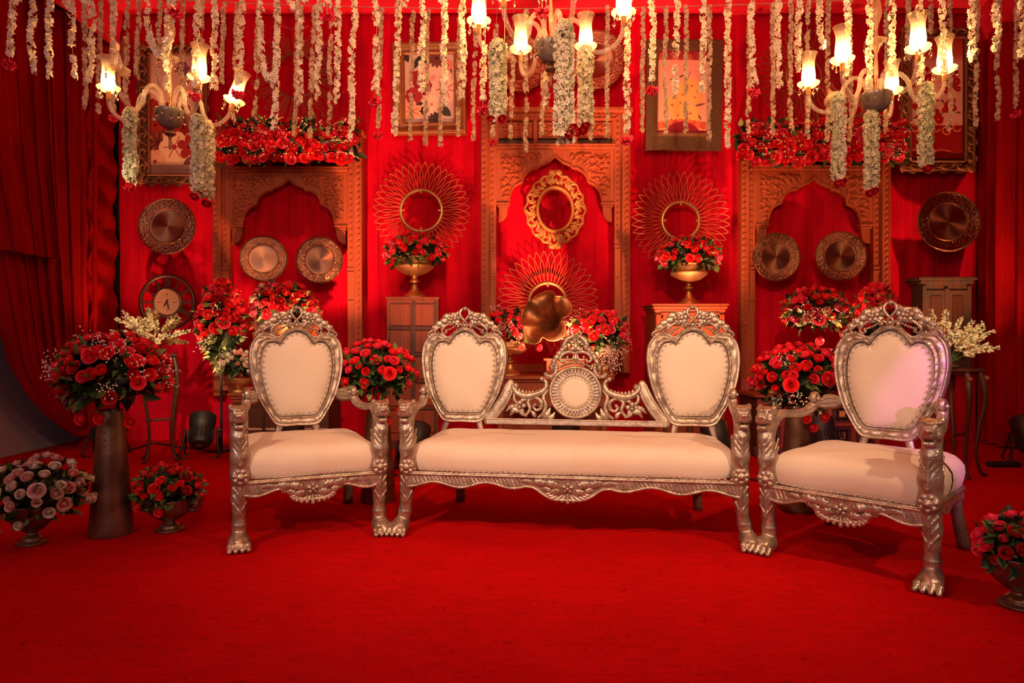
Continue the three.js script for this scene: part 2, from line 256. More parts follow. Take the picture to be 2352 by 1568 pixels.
const MAT = {
  carpet: phys([0.58, 0.003, 0.004], 0.95, { specularIntensity: 0.1, map: rep(T.carpet, 0.6), bumpMap: rep(T.carpetBump, 2.5), bumpScale: 0.004 }),
  wall: velvet([0.64, 0.0015, 0.022], 0.08),
  curtain: velvet([0.36, 0.002, 0.004], 0.6, 0.8),
  ceiling: std([0.8, 0.008, 0.04], 0.8),
  greyWall: std([0.36, 0.34, 0.40], 0.8), brownWall: std([0.6, 0.42, 0.38], 0.8),
  silver: std([0.53, 0.465, 0.405], 0.38, { metalness: 0.74, map: rep(T.tarnish, 5), bumpMap: rep(T.hammer, 5), bumpScale: 0.0014, roughnessMap: rep(T.rough, 4) }),
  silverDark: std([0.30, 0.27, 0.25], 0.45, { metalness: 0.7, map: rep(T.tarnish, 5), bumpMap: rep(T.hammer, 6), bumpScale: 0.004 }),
  nail: std([0.75, 0.62, 0.5], 0.25, { metalness: 0.9 }),
  linen: phys([0.76, 0.69, 0.61], 0.88, { map: rep(T.linenTone, 1.1), bumpMap: rep(T.linen, 4), bumpScale: 0.0008, sheen: 0.3, sheenColor: RGB(1, 0.9, 0.85), sheenRoughness: 0.5 }),
  carved: std([0.48, 0.10, 0.030], 0.55, { map: rep(T.wood, 1.2, 0.5), bumpMap: rep(T.woodBump, 1.6, 0.5), bumpScale: 0.003 }),
  carvedDark: std([0.10, 0.035, 0.015], 0.6, { map: rep(T.wood, 1.2, 0.5) }),
  wood: std([0.27, 0.052, 0.012], 0.5, { map: rep(T.wood, 1.6, 0.6), bumpMap: rep(T.woodBump, 1.6, 0.6), bumpScale: 0.002 }),
  woodDark: std([0.09, 0.028, 0.012], 0.45, { map: rep(T.wood, 1.6, 0.6) }),
  woodOld: std([0.26, 0.20, 0.17], 0.8, { map: rep(T.old, 1.4), bumpMap: rep(T.woodBump, 2, 0.6), bumpScale: 0.003 }),
  frameWood: std([0.40, 0.17, 0.06], 0.32, { map: rep(T.wood, 2, 0.7), metalness: 0.25 }),
  frameBronze: std([0.30, 0.13, 0.055], 0.36, { metalness: 0.55, bumpMap: rep(T.hammer, 5), bumpScale: 0.003 }),
  frameGlitter: std([0.24, 0.13, 0.06], 0.5, { metalness: 0.5, map: rep(T.glitter, 4), bumpMap: rep(T.glitter, 4), bumpScale: 0.003 }),
  gold: std([0.62, 0.33, 0.11], 0.42, { metalness: 0.55, bumpMap: rep(T.hammer, 5), bumpScale: 0.002 }),
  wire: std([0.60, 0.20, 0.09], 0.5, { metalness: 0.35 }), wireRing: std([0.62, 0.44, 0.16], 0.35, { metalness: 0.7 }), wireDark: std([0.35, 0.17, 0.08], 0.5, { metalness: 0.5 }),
  plate: phys([0.42, 0.19, 0.105], 0.34, { metalness: 1, anisotropy: 0.8, bumpMap: rep(T.ring, 1, 1), bumpScale: 0.0002 }),
  plateRim: phys([0.46, 0.21, 0.115], 0.2, { metalness: 1, bumpMap: rep(T.hammer, 2, 1), bumpScale: 0.006 }),
  brass: std([0.66, 0.38, 0.17], 0.34, { metalness: 0.85, bumpMap: rep(T.hammer, 5), bumpScale: 0.002, map: rep(T.tarnish, 2) }),
  bronze: std([0.25, 0.155, 0.10], 0.42, { metalness: 0.8, bumpMap: rep(T.hammer, 3), bumpScale: 0.0005, map: rep(T.tarnish, 2), roughnessMap: rep(T.rough, 2) }),
  copperDull: std([0.45, 0.20, 0.09], 0.38, { metalness: 0.8, map: rep(T.tarnish, 1.5) }),
  black: std([0.012, 0.012, 0.013], 0.5), blackMetal: std([0.025, 0.025, 0.028], 0.35, { metalness: 0.6 }),
  clockIron: std([0.10, 0.06, 0.04], 0.4, { metalness: 0.7 }), clockFace: std([0.34, 0.19, 0.12], 0.7),
  glass: phys([1, 0.95, 0.88], 0.08, { transmission: 1, thickness: 0, ior: 1.5 }),
  shade: phys([1, 0.86, 0.62], 0.3, { transmission: 0.86, thickness: 0, ior: 1.45 }),
  frosted: phys([1, 0.93, 0.80], 0.35, { transmission: 0.9, thickness: 0, ior: 1.45 }),
  crystal: phys([1, 0.96, 0.9], 0.03, { transmission: 1, thickness: 0.02, ior: 1.55 }),
  armGlass: phys([0.98, 0.94, 0.88], 0.07, { transmission: 0.85, thickness: 0, ior: 1.6 }), smokeGlass: phys([0.20, 0.16, 0.15], 0.15, { transmission: 0.3, thickness: 0, ior: 1.6 }),
  bulb: std([1, 0.9, 0.7], 0.4, { emissive: RGB(1, 0.66, 0.28), emissiveIntensity: 7 }),
  bulbOff: phys([1, 0.95, 0.9], 0.2, { transmission: 0.8, thickness: 0 }),
  lens: std([1, 0.9, 0.8], 0.4, { emissive: RGB(1, 0.62, 0.34), emissiveIntensity: 3 }),
  jasmine: std([1, 1, 1], 0.7, { vertexColors: true, side: THREE.DoubleSide }),
  thread: std([0.5, 0.4, 0.3], 0.8),
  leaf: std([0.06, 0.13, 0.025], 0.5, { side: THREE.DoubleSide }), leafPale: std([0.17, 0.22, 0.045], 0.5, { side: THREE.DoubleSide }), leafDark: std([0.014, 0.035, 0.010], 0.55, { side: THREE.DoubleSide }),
  rose: std([0.94, 0.024, 0.036], 0.62, { side: THREE.DoubleSide }), roseDeep: std([0.68, 0.008, 0.020], 0.62, { side: THREE.DoubleSide }), rosePink: std([0.80, 0.10, 0.16], 0.62, { side: THREE.DoubleSide }), roseHot: std([0.96, 0.05, 0.11], 0.62, { side: THREE.DoubleSide }),
  roseBlush: std([0.86, 0.56, 0.48], 0.62, { side: THREE.DoubleSide }), roseCream: std([0.88, 0.76, 0.60], 0.62, { side: THREE.DoubleSide }), roseOrchid: std([0.85, 0.40, 0.33], 0.62, { side: THREE.DoubleSide }),
  breath: std([0.9, 0.85, 0.78], 0.8), spike: std([0.95, 0.86, 0.55], 0.7, { side: THREE.DoubleSide }), spikeDry: std([0.45, 0.27, 0.10], 0.7, { side: THREE.DoubleSide }),
};
// ------------------------------------------------------------------ the setting
const WZ = -7.0, XL = -4.04, XR = 4.77, TOP = 4.36;
const struct = (name, g, m, parent = scene) => part(name, g, m, parent, parent === scene ? 'structure' : undefined);
function structGroup(name) { const o = new THREE.Group(); o.name = name; o.userData.kind = 'structure'; scene.add(o); return o; }
{
  const g = new THREE.BoxGeometry(11.4, 0.06, 10.6); g.translate(0.2, -0.03, -2.1);
  uvPos(g); { const p = g.attributes.position, u = g.attributes.uv; for (let k = 0; k < p.count; k++) u.setXY(k, p.getX(k), p.getZ(k)); }
  struct('floor', g, MAT.carpet);
  const c = new THREE.BoxGeometry(11.4, 0.06, 10.6); c.translate(0.2, TOP + 0.03, -2.1); struct('ceiling', uvPos(c), MAT.ceiling);
}
// back wall: velvet sewn over panels side by side, each with soft vertical puckers
{
  const wall = structGroup('wall_back');
  part('backing', new THREE.BoxGeometry(11.4, TOP, 0.12).translate(0.2, TOP / 2, WZ - 0.1), MAT.blackMetal, wall);
  const seams = [272, 510, 868, 1090, 1302, 1472, 1690, 2040, 2246].map((px) => (px - CX) * 7 / FPX);
  const r = rng(5);
  for (let k = 0; k < seams.length - 1; k++) {
    const a = seams[k], b = seams[k + 1], ph = r() * 9, ph2 = r() * 9, bow = 0.012 + r() * 0.012;
    const g = grid(64, 40, (u, v) => {
      const x = lerp(a, b, u), y = v * TOP, e = Math.min(u, 1 - u) * (b - a);
      const z = WZ - 0.03 + bow * sstep(0, 0.06, e) + 0.005 * Math.sin(x * 38 + ph + Math.sin(y * 1.3) * 1.2) * sstep(0, 0.1, e) + 0.007 * Math.sin(y * 2.3 + ph2 + x * 3) + 0.003 * Math.sin(y * 9 + x * 11 + ph);
      return [x, y, z, x, y];
    });
    part('velvet_panel', g, MAT.wall, wall);
  }
  // wrinkled return between the last curtain and the corner
  const gl = grid(12, 60, (u, v) => { const y = v * TOP, z = lerp(-6.55, -7.0, u); return [XL - 0.02 + 0.02 * Math.sin(y * 9 + z * 14) + 0.015 * Math.sin(y * 23 - z * 9), y, z, z, y]; });
  part('velvet_return', gl, MAT.curtain, wall);
  const gr = grid(14, 40, (u, v) => { const y = v * TOP, z = lerp(-7.0, -6.4, u); return [XR + 0.015 * Math.sin(z * 30) + 0.01 * Math.sin(y * 5 + z * 9), y, z, z, y]; });
  part('velvet_return', gr, MAT.curtain, wall);
}
{
  const w = structGroup('wall_left');
  part('wall_sheet', new THREE.BoxGeometry(0.08, TOP, 2.2).translate(-4.5, TOP / 2, -6.1), MAT.greyWall, w);
  part('wall_sheet', new THREE.BoxGeometry(0.08, TOP, 8).translate(-4.46, TOP / 2, -1.62), MAT.brownWall, w);
  struct('wall_right', new THREE.BoxGeometry(0.08, TOP, 10).translate(5.2, TOP / 2, -2.1), MAT.greyWall);
}
// gathered pelmets under the ceiling
{
  const pel = (X, dir, z0, z1, y0) => grid(70, 10, (u, v) => { const z = lerp(z0, z1, u), y = lerp(y0, TOP, v); return [X + dir * (0.012 * Math.sin(z * 16) * (1 - v) + 0.02 * Math.sin(y * 14 + z * 3)), y, z, z, y]; });
  struct('trim_1', pel(XL + 0.05, 1, -6.98, -3.2, 3.98), MAT.ceiling);
  struct('trim_2', pel(XR - 0.06, -1, -6.98, -3.2, 4.02), MAT.ceiling);
  const g = grid(120, 6, (u, v) => { const x = lerp(XL, XR, u), y = lerp(4.335, TOP, v); return [x, y, WZ + 0.07 + 0.008 * Math.sin(x * 9) - 0.006 * v, x, y]; });
  struct('trim_3', g, MAT.ceiling);
}
// ------------------------------------------------------------------ curtains
function curtainSheet({ x, zFar, edge, top, folds, amp, u0 = 0, u1 = 1, y0 = 0.02, seed, shift = 0, tie }) {
  const r = rng(seed), ph = [r() * 6, r() * 6, r() * 6];
  return grid(260, 90, (uu, v) => {
    const u = lerp(u0, u1, uu), y = lerp(y0, top, Math.pow(v, 1.15));
    const ze = edge(y), z = lerp(ze, zFar, u), w = Math.abs(zFar - ze) / 1.7, pinch = tie ? 0.35 + 0.65 * sstep(0, 1.2, y) : 1;
    const f = Math.sin(u * folds * 6.283 + ph[0] + 0.7 * Math.sin(u * 9 + ph[1])), s = f * (0.6 + 0.4 * Math.sin(u * 5 + ph[2]));
    const crush = 0.0035 * Math.sin(y * 17 + u * 40) * Math.sin(y * 5 + u * 13);
    return [x + shift + amp * s * Math.min(1, w + 0.15) * pinch + crush, y, z + 0.03 * Math.sin(u * folds * 12.57) * pinch, u * 3.2, y];
  });
}
{
  // near edge of the tied-back drape: height -> distance
  const hs = [[0.04, 6.62], [0.10, 6.5], [0.18, 6.33], [0.38, 6.03], [0.57, 5.84], [0.85, 5.66], [1.52, 5.46], [2.5, 5.2], [4.4, 4.95]];
  const edge = (y) => { let k = 0; while (k < hs.length - 2 && y > hs[k + 1][0]) k++; const t = clamp((y - hs[k][0]) / (hs[k + 1][0] - hs[k][0])); return -lerp(hs[k][1], hs[k + 1][1], t); };
  const c = thing('curtain', 'long red velvet curtain tied back low beside the grey side wall', 'curtain', [0, 0, 0]);
  part('drape', curtainSheet({ x: -4.12, zFar: -6.68, edge, top: 4.02, folds: 9, amp: 0.12, seed: 3, tie: true, y0: 0.05 }), MAT.curtain, c);
  const knot = at(203, 1006, 6.6);
  part('tie_knot', merge([sweep([V(knot.x - 0.06, 0.13, knot.z + 0.1), V(knot.x + 0.02, 0.14, knot.z + 0.05), V(knot.x + 0.08, 0.12, knot.z - 0.04)], [0.03, 0.05, 0.03], { ref: V(0, 1, 0) }),
    ...[0, 1, 2, 3, 4].map((k) => sweep([V(knot.x + 0.03, 0.15, knot.z), V(knot.x + 0.02 + k * 0.014, 0.08, knot.z + 0.06), V(knot.x - 0.02 + k * 0.03, 0.015, knot.z + 0.1)], [0.015, 0.022, 0.026], { flat: 0.5 }))]), MAT.curtain, c);
  const o = thing('curtain', 'dark red velvet drape hemmed above the tied curtain at its near edge', 'curtain', [0, 0, 0]);
  part('drape', curtainSheet({ x: -4.0, zFar: -6.68, edge: (y) => edge(y) + 0.05, top: 4.02, folds: 9, amp: 0.12, seed: 3, u0: 0, u1: 0.52, y0: 1.74 }), MAT.curtain, o);
  const rc = thing('curtain', 'dark red velvet curtain hanging in the far corner beside the distressed wall cabinet', 'curtain', [0, 0, 0]);
  part('drape', grid(120, 40, (u, v) => { const z = lerp(-6.85, -5.2, u), y = 0.02 + v * 4.0; return [4.70 + 0.07 * Math.sin(u * 50 + 0.6 * Math.sin(y)) + 0.03 * Math.sin(u * 23), y, z, u * 3, y]; }), MAT.curtain, rc);
}
// ------------------------------------------------------------------ carved silver chairs and sofa
const makeLion = (lean) => {
  const caps = [
    [lean, 0.036, 0.0, 0.037, lean + 0.004, 0.032, 0.05, 0.034, 0.02], [lean * 0.85, 0.05, -0.012, 0.038, lean * 0.5, 0.12, -0.012, 0.030, 0.03], [lean * 0.5, 0.12, -0.012, 0.030, lean * 0.1, 0.25, -0.004, 0.037, 0.02],
    [lean * 0.1, 0.25, -0.004, 0.037, -0.004, 0.37, 0, 0.045, 0.02], [-0.004, 0.37, 0, 0.045, -0.002, 0.46, 0.012, 0.044, 0.02], [-0.002, 0.46, 0.012, 0.043, 0.004, 0.56, 0.016, 0.036, 0.02], [0.004, 0.56, 0.016, 0.036, 0.004, 0.65, 0.002, 0.041, 0.02],
  ];
  for (let i = 0; i < 4; i++) { const x = lean + 0.002 + (i - 1.5) * 0.0225; caps.push([x, 0.046, 0.03, 0.0145, x + (i - 1.5) * 0.005, 0.034, 0.07, 0.0155, 0.006], [x + (i - 1.5) * 0.005, 0.034, 0.07, 0.0155, x + (i - 1.5) * 0.007, 0.015, 0.094, 0.012, 0.004]); }
  for (const s of [-1, 1]) {
    caps.push([0.004 + s * 0.034, 0.700, 0.040, 0.008, 0.004 + s * 0.008, 0.696, 0.056, 0.008, 0.006]);
    for (let j = 0; j < 4; j++) { const y = 0.425 + 0.034 * j; caps.push([-0.002 + s * 0.006, y, 0.055 - j * 0.001, 0.005, -0.002 + s * 0.032, y + 0.045, 0.036, 0.006, 0.005]); }
    for (let j = 0; j < 3; j++) { const y = 0.20 + 0.04 * j; caps.push([-0.002, y - 0.018, 0.033 + j * 0.002, 0.004, 0.002 + s * 0.030, y + 0.03, 0.022 + j * 0.003, 0.005, 0.005]); }
    for (let j = 0; j < 4; j++) { const y = 0.39 + 0.04 * j; caps.push([s * 0.040, y, 0.012, 0.004, s * 0.037, y + 0.045, -0.026, 0.006, 0.005]); }
  }
  caps.push([-0.002, 0.42, 0.058, 0.008, 0.002, 0.56, 0.052, 0.006, 0.006], [-0.002, 0.165, 0.032, 0.004, -0.002, 0.30, 0.042, 0.008, 0.006]);
  const ells = [[0.004, 0.672, 0.012, 0.043, 0.040, 0.046, 0.015], [0.004, 0.669, 0.089, 0.016, 0.010, 0.009, 0.006], [lean, 0.05, 0.02, 0.046, 0.030, 0.045, 0.015], [lean * 0.5, 0.118, -0.012, 0.036, 0.012, 0.036, 0.008]];
  for (const s of [-1, 1]) ells.push([0.004 + s * 0.036, 0.706, 0.004, 0.013, 0.016, 0.014, 0.006], [0.004 + s * 0.027, 0.648, 0.036, 0.018, 0.024, 0.024, 0.012], [0.004 + s * 0.019, 0.684, 0.054, 0.010, 0.008, 0.007, 0.003]);
  for (let k = 0; k < 7; k++) { const a = k / 7 * 6.283 + 0.26; ells.push([-0.004 + Math.cos(a) * 0.029, 0.362 + Math.sin(a) * 0.029, 0.047, 0.0125, 0.0125, 0.008, 0.0015]); }
  ells.push([-0.004, 0.362, 0.053, 0.0185, 0.0185, 0.007, 0.0015], [-0.004, 0.362, 0.059, 0.0095, 0.0095, 0.008, 0.0015], [-0.004, 0.362, 0.038, 0.044, 0.044, 0.011, 0.004]);
  const boxes = [[0.004, 0.690, -0.002, 0.037, 0.022, 0.036, 0.014, 0.012], [0.004, 0.655, 0.062, 0.028, 0.021, 0.028, 0.014, 0.01], [0.004, 0.612, 0.054, 0.024, 0.012, 0.026, 0.010, 0.01]];
  const f = (x, y, z) => {
    let d = 1;
    for (const c of caps) d = smin(d, sdCap(x, y, z, c), c[8]);
    for (const e of ells) d = smin(d, sdEll(x, y, z, e), e[6]);
    for (const b of boxes) d = smin(d, sdBox(x, y, z, b), b[7]);
    d = Math.max(d, -sdBox(x, y, z, [0.004, 0.6295, 0.082, 0.034, 0.0045, 0.03, 0.003]));
    for (const s of [-1, 1]) d = Math.max(d, -sdEll(x, y, z, [0.004 + s * 0.019, 0.684, 0.062, 0.0035, 0.0035, 0.004]));
    return Math.max(d, 0.002 - y);
  };
  return netMesh(f, [-0.075, -0.006, -0.075], [0.12, 0.74, 0.125], 0.0042);
};
const chairLeg = makeLion(0.004), sofaLeg = makeLion(0.042);

// shield-shaped back: matching outlines of the cushion opening and the outside edge, half of each
const IN_PTS = [[0, 0.058], [0.07, 0.058], [0.106, 0.064], [0.138, 0.103], [0.175, 0.18], [0.202, 0.285], [0.209, 0.38], [0.197, 0.455], [0.167, 0.499], [0.128, 0.506], [0.100, 0.492], [0.084, 0.514], [0.055, 0.549], [0, 0.572]];
const OUT_PTS = [[0, 0], [0.08, -0.002], [0.128, 0.012], [0.172, 0.076], [0.226, 0.175], [0.262, 0.295], [0.275, 0.40], [0.263, 0.49], [0.222, 0.546], [0.154, 0.550], [0.108, 0.522], [0.092, 0.54], [0.06, 0.573], [0, 0.598]];
const closeHalf = (h) => [...h, ...h.slice(1, -1).reverse().map(([x, y]) => [-x, y])];
const loop = (h) => new THREE.CatmullRomCurve3(closeHalf(h).map(([x, y]) => V(x, y, 0)), true, 'catmullrom', 0.42);
const backFrame = (() => {
  const ci = loop(IN_PTS), co = loop(OUT_PTS), n = 240;
  const prof = [[0, -0.030], [0, -0.004], [0.04, 0.012], [0.12, 0.020], [0.22, 0.012], [0.30, 0.013], [0.5, 0.024], [0.70, 0.013], [0.78, 0.012], [0.86, 0.022], [0.95, 0.020], [1, 0.006], [1, -0.026], [0.5, -0.03], [0, -0.030]];
  const g = grid(n, prof.length - 1, (u, v) => {
    const k = Math.round(v * (prof.length - 1)), [s, z] = prof[k], a = ci.getPoint(u % 1), b = co.getPoint(u % 1);
    const rope = (s > 0.8 && s < 0.97 && z > 0) ? 0.003 * Math.sin(u * 6.283 * 64) : (s > 0.35 && s < 0.65 && z > 0) ? 0.004 * Math.sin(u * 6.283 * 26) : 0;
    return [lerp(b.x, a.x, s), lerp(b.y, a.y, s), z + rope];
  }, true);
  return uvPos(g);
})();
const backCushion = (() => {
  const ci = loop(IN_PTS), n = 120, m = 12;
  return uvPos(grid(n, m, (u, v) => { const a = ci.getPoint(u % 1), k = 1 - v, cx = 0, cy = 0.31; const q = Math.atan2(a.y - cy, a.x), w = sstep(1, 0.62, k), ex = 0.205 * Math.cos(q), ey = 0.235 * Math.sin(q); return [lerp(a.x * 0.985, ex, w) * k, cy + lerp(a.y * 0.985 + cy * 0.015 - cy, ey, w) * k, -0.006 + 0.036 * (1 - Math.pow(k, 5))]; }, true));
})();
const studAlong = (pts, r = 0.0055) => merge(pts.map((p) => mv(new THREE.SphereGeometry(r, 7, 4, 0, 6.3, 0, 1.6).rotateX(Math.PI / 2), p.x, p.y, p.z)));
const backStuds = (() => { const ci = loop(IN_PTS), out = []; for (let k = 0; k < 44; k++) { const a = ci.getPointAt(k / 44); out.push(V(a.x * 0.93, lerp(a.y, 0.31, 0.07), 0.014)); } return studAlong(out); })();
const backCrest = (() => {
  const half = [
    sweep([[0.004, 0.722, 0.004], [0.026, 0.700, 0.008], [0.030, 0.675, 0.010], [0.012, 0.648, 0.012], [-0.010, 0.625, 0.006], [-0.016, 0.606, 0.002]], [0.0047, 0.0101, 0.0094, 0.0078, 0.0078, 0.0055], { seg: 26 }),
    sweep([[0.010, 0.596], [0.028, 0.615, 0.004], [0.046, 0.607, 0.004], [0.044, 0.589], [0.031, 0.588]], [0.0062, 0.0078, 0.007, 0.0055, 0.0047], { seg: 20 }),
    sweep([[0.038, 0.604, 0.006], [0.062, 0.622, 0.008], [0.10, 0.618, 0.008], [0.136, 0.592, 0.006], [0.146, 0.566, 0.004], [0.130, 0.553, 0.004], [0.118, 0.563, 0.004]], [0.0062, 0.0086, 0.0094, 0.0094, 0.0078, 0.0062, 0.0055], { seg: 30 }),
    sweep([[0.150, 0.604, 0.004], [0.176, 0.588, 0.006], [0.192, 0.567, 0.006], [0.182, 0.549, 0.004], [0.166, 0.554, 0.004]], [0.0055, 0.0086, 0.0086, 0.007, 0.0055], { seg: 22 }),
    sweep([[0.198, 0.575, 0.006], [0.222, 0.566, 0.006], [0.238, 0.548, 0.004], [0.230, 0.535, 0.004]], [0.0055, 0.0086, 0.0078, 0.0055], { seg: 16 }),
    sweep([[0.05, 0.580, 0], [0.085, 0.545, 0], [0.11, 0.532, 0], [0.16, 0.555, 0], [0.22, 0.550, 0]], [0.0055, 0.007, 0.007, 0.0078, 0.0078], { seg: 22 }),
    ball(0.040, 0.600, 0.010, 0.012), ball(0.118, 0.564, 0.008, 0.010), ball(0.167, 0.556, 0.008, 0.010), ball(0.196, 0.577, 0.010, 0.011),
    rosette(0.082, 0.643, 0.014, 0.034, 5), foil([0.062, 0.672, 0.002], [0.038, 0.700, 0.004], 0.015), foil([0.112, 0.655, 0.004], [0.128, 0.672, 0.004], 0.014), foil([0.06, 0.62, 0.004], [0.10, 0.607, 0.006], 0.013), foil([0.125, 0.612, 0.004], [0.155, 0.585, 0.006], 0.015), foil([0.165, 0.625, 0], [0.190, 0.612, 0.004], 0.013), foil([0.195, 0.596, 0], [0.215, 0.588, 0.004], 0.012), foil([0.015, 0.66, -0.004], [0.055, 0.645, 0], 0.018),
    foil([0.050, 0.655, 0.004], [0.098, 0.682, 0.004], 0.019), foil([0.092, 0.668, 0.004], [0.148, 0.648, 0.004], 0.020), foil([0.105, 0.636, 0.006], [0.168, 0.622, 0.004], 0.019), foil([0.135, 0.624, 0.002], [0.196, 0.596, 0.004], 0.019), foil([0.165, 0.600, 0], [0.222, 0.574, 0], 0.018), foil([0.03, 0.632, 0.002], [0.07, 0.618, 0.004], 0.014),
    foil([0.028, 0.690, 0], [0.060, 0.668, 0.004], 0.014),
  ];
  for (let k = 0; k < 6; k++) half.push(ball(lerp(0.060, 0.122, k / 5), lerp(0.603, 0.576, k / 5) - 0.004 * Math.sin(k / 5 * 3.14), 0.004, 0.0075, 7));
  return uvPos(merge([...half, ...half.flat(3).map(flipX), foil([0, 0.700, 0.006], [0, 0.728, 0.006], 0.012, { bend: 0 }), ball(0, 0.606, 0.008, 0.013)]));
})();

// cushion with bulging front and rounded top edges
function seatCushion(hw, zf, zb, taper, h0 = 0.335, h1 = 0.50, seed = 1) {
  const rows = [[0, 0.012], [0.006, 0], [0.035, -0.008], [0.07, -0.013], [0.105, -0.010], [0.130, 0.004], [0.150, 0.022], [0.163, 0.048], [0.170, 0.085], [0.174, 0.13], [0.177, 0.19], [0.179, 0.27]];
  const zc = (zf + zb) / 2, hd = (zf - zb) / 2, r = rng(seed), p1 = r() * 9, n = 160, out = [];
  const pt = (u, inset) => { const a = u * 6.28318, c = Math.cos(a), s = Math.sin(a), e = 0.22; const w = Math.max(0.004, hw - inset), d = Math.max(0.004, hd - inset); const z = zc + Math.sign(s) * Math.pow(Math.abs(s), e) * d, x = Math.sign(c) * Math.pow(Math.abs(c), e) * w * (1 - taper * (zf - z) / (zf - zb)); return [x, z]; };
  const top = rows.length - 1, insMax = Math.min(hw, hd);
  const all = [...rows, [0.1795, insMax - 0.004]];
  return uvPos(grid(n, all.length - 1, (u, v) => { const k = Math.round(v * (all.length - 1)), [y, ins] = all[k], [x, z] = pt(u, ins), q = k > 4 ? 0.0035 * Math.sin(x * 11 + p1) * Math.sin(z * 13 + p1) + 0.002 * Math.sin(x * 27 + z * 19) : 0.0025 * Math.sin(x * 17 + p1); return [x, h0 + y * (h1 - h0) / 0.17 + q, z]; }, true));
}
// front rail with a waved lower edge, rolled border and a carved cartouche with a shell in the middle
function apron(hw, h, drop, waves) {
  const s = new THREE.Shape(), low = (x) => { const t = Math.abs(x) / hw, c = Math.exp(-Math.pow(x / drop.w, 4) * 1.2); return lerp(h - 0.055 - 0.014 * Math.cos(t * Math.PI * waves) - 0.012 * t, h - drop.d, c); };
  s.moveTo(-hw, h); s.lineTo(hw, h); const pts = [];
  for (let k = 0; k <= 80; k++) { const x = lerp(hw, -hw, k / 80); s.lineTo(x, low(x)); pts.push([x, low(x), 0.022]); }
  s.closePath();
  const g = [extrude(s, 0.03, 0.004, 3).translate(0, 0, -0.008)];
  g.push(sweep(pts.filter((_, k) => k % 2 === 0), 0.0085, { seg: 110 }));
  g.push(sweep([[-hw, h - 0.012, 0.022], [0, h - 0.012, 0.022], [hw, h - 0.012, 0.022]], 0.008, { seg: 20 }));
  const y0 = h - 0.065, out = [];
  out.push(foil([0.045, y0, 0.026], [0.13, y0 + 0.028, 0.022], 0.024), foil([0.10, y0 + 0.012, 0.026], [0.20, y0 + 0.024, 0.02], 0.022), foil([0.03, y0 - 0.02, 0.026], [0.10, y0 - 0.028, 0.022], 0.020), foil([0.08, y0 - 0.02, 0.024], [0.15, y0 - 0.004, 0.02], 0.016), foil([0.17, y0 + 0.02, 0.022], [0.27, y0 + 0.022, 0.018], 0.014, { lobes: 7 }));
  for (let k = 1; k < 6; k++) { const a = k * 0.28; out.push(sweep([[Math.sin(a) * 0.05, y0 - 0.02 - Math.cos(a) * 0.02, 0.02], [Math.sin(a) * 0.105, y0 - 0.025 - Math.cos(a) * 0.040, 0.022]], [0.006, 0.012], { seg: 5, flat: 0.8 })); }
  g.push(...out.flat(3), ...out.flat(3).map(flipX), rosette(0, y0 + 0.002, 0.026, 0.032, 5), sweep([[0, y0 - 0.03, 0.02], [0, y0 - 0.07, 0.022]], [0.006, 0.012], { seg: 5 }));
  for (let k = 0; k < Math.round(hw / 0.022) * 2; k++) { const x = lerp(-hw + 0.03, hw - 0.03, k / (Math.round(hw / 0.022) * 2 - 1)); if (Math.abs(x) < 0.24) continue; g.push(sweep([[x - 0.008, h - 0.022, 0.020], [x + 0.008, lerp(h - 0.022, low(x), 0.75), 0.022]], [0.004, 0.006], { seg: 4, rad: 5 })); }
  return uvPos(merge(g));
}
function sideRail(len, h) {
  const s = new THREE.Shape(); s.moveTo(0, h); s.lineTo(len, h); for (let k = 0; k <= 24; k++) { const t = k / 24; s.lineTo(len * (1 - t), h - 0.07 - 0.018 * Math.cos(t * 12.56) * Math.sin(t * 3.14)); } s.closePath();
  return uvPos(merge([extrude(s, 0.032, 0.004, 3), sweep([[0.02, h - 0.012, 0.034], [len - 0.02, h - 0.012, 0.034]], 0.007, { seg: 6 })]));
}
const LW = MAT.silver;
function addBack(t, x, z, tilt) {
  const b = new THREE.Group(); b.name = 'backrest'; b.position.set(x, 0.522, z); b.rotation.x = -tilt; t.add(b);
  part('back_frame', backFrame, LW, b); part('back_cushion', backCushion, MAT.linen, b); part('carved_crest', backCrest, LW, b); part('nail_trim', backStuds, MAT.nail, b, 'stuff');
    for (const s of [-1, 1]) part('back_support', uvPos(sweep([[s * 0.125, -0.13, -0.012], [s * 0.118, -0.05, -0.008], [s * 0.10, 0.015, -0.012]], [0.026, 0.022, 0.026], { rad: 4, turn: Math.PI / 4, flat: 0.8, seg: 8 })), LW, b);
  part('back_panel', uvPos(extrude(polyShape(loop(IN_PTS).getPoints(80).slice(0, -1).map((p) => [p.x * 1.04, p.y])), 0.01, 0.002, 2).translate(0, 0, -0.03)), MAT.linen, b);
}
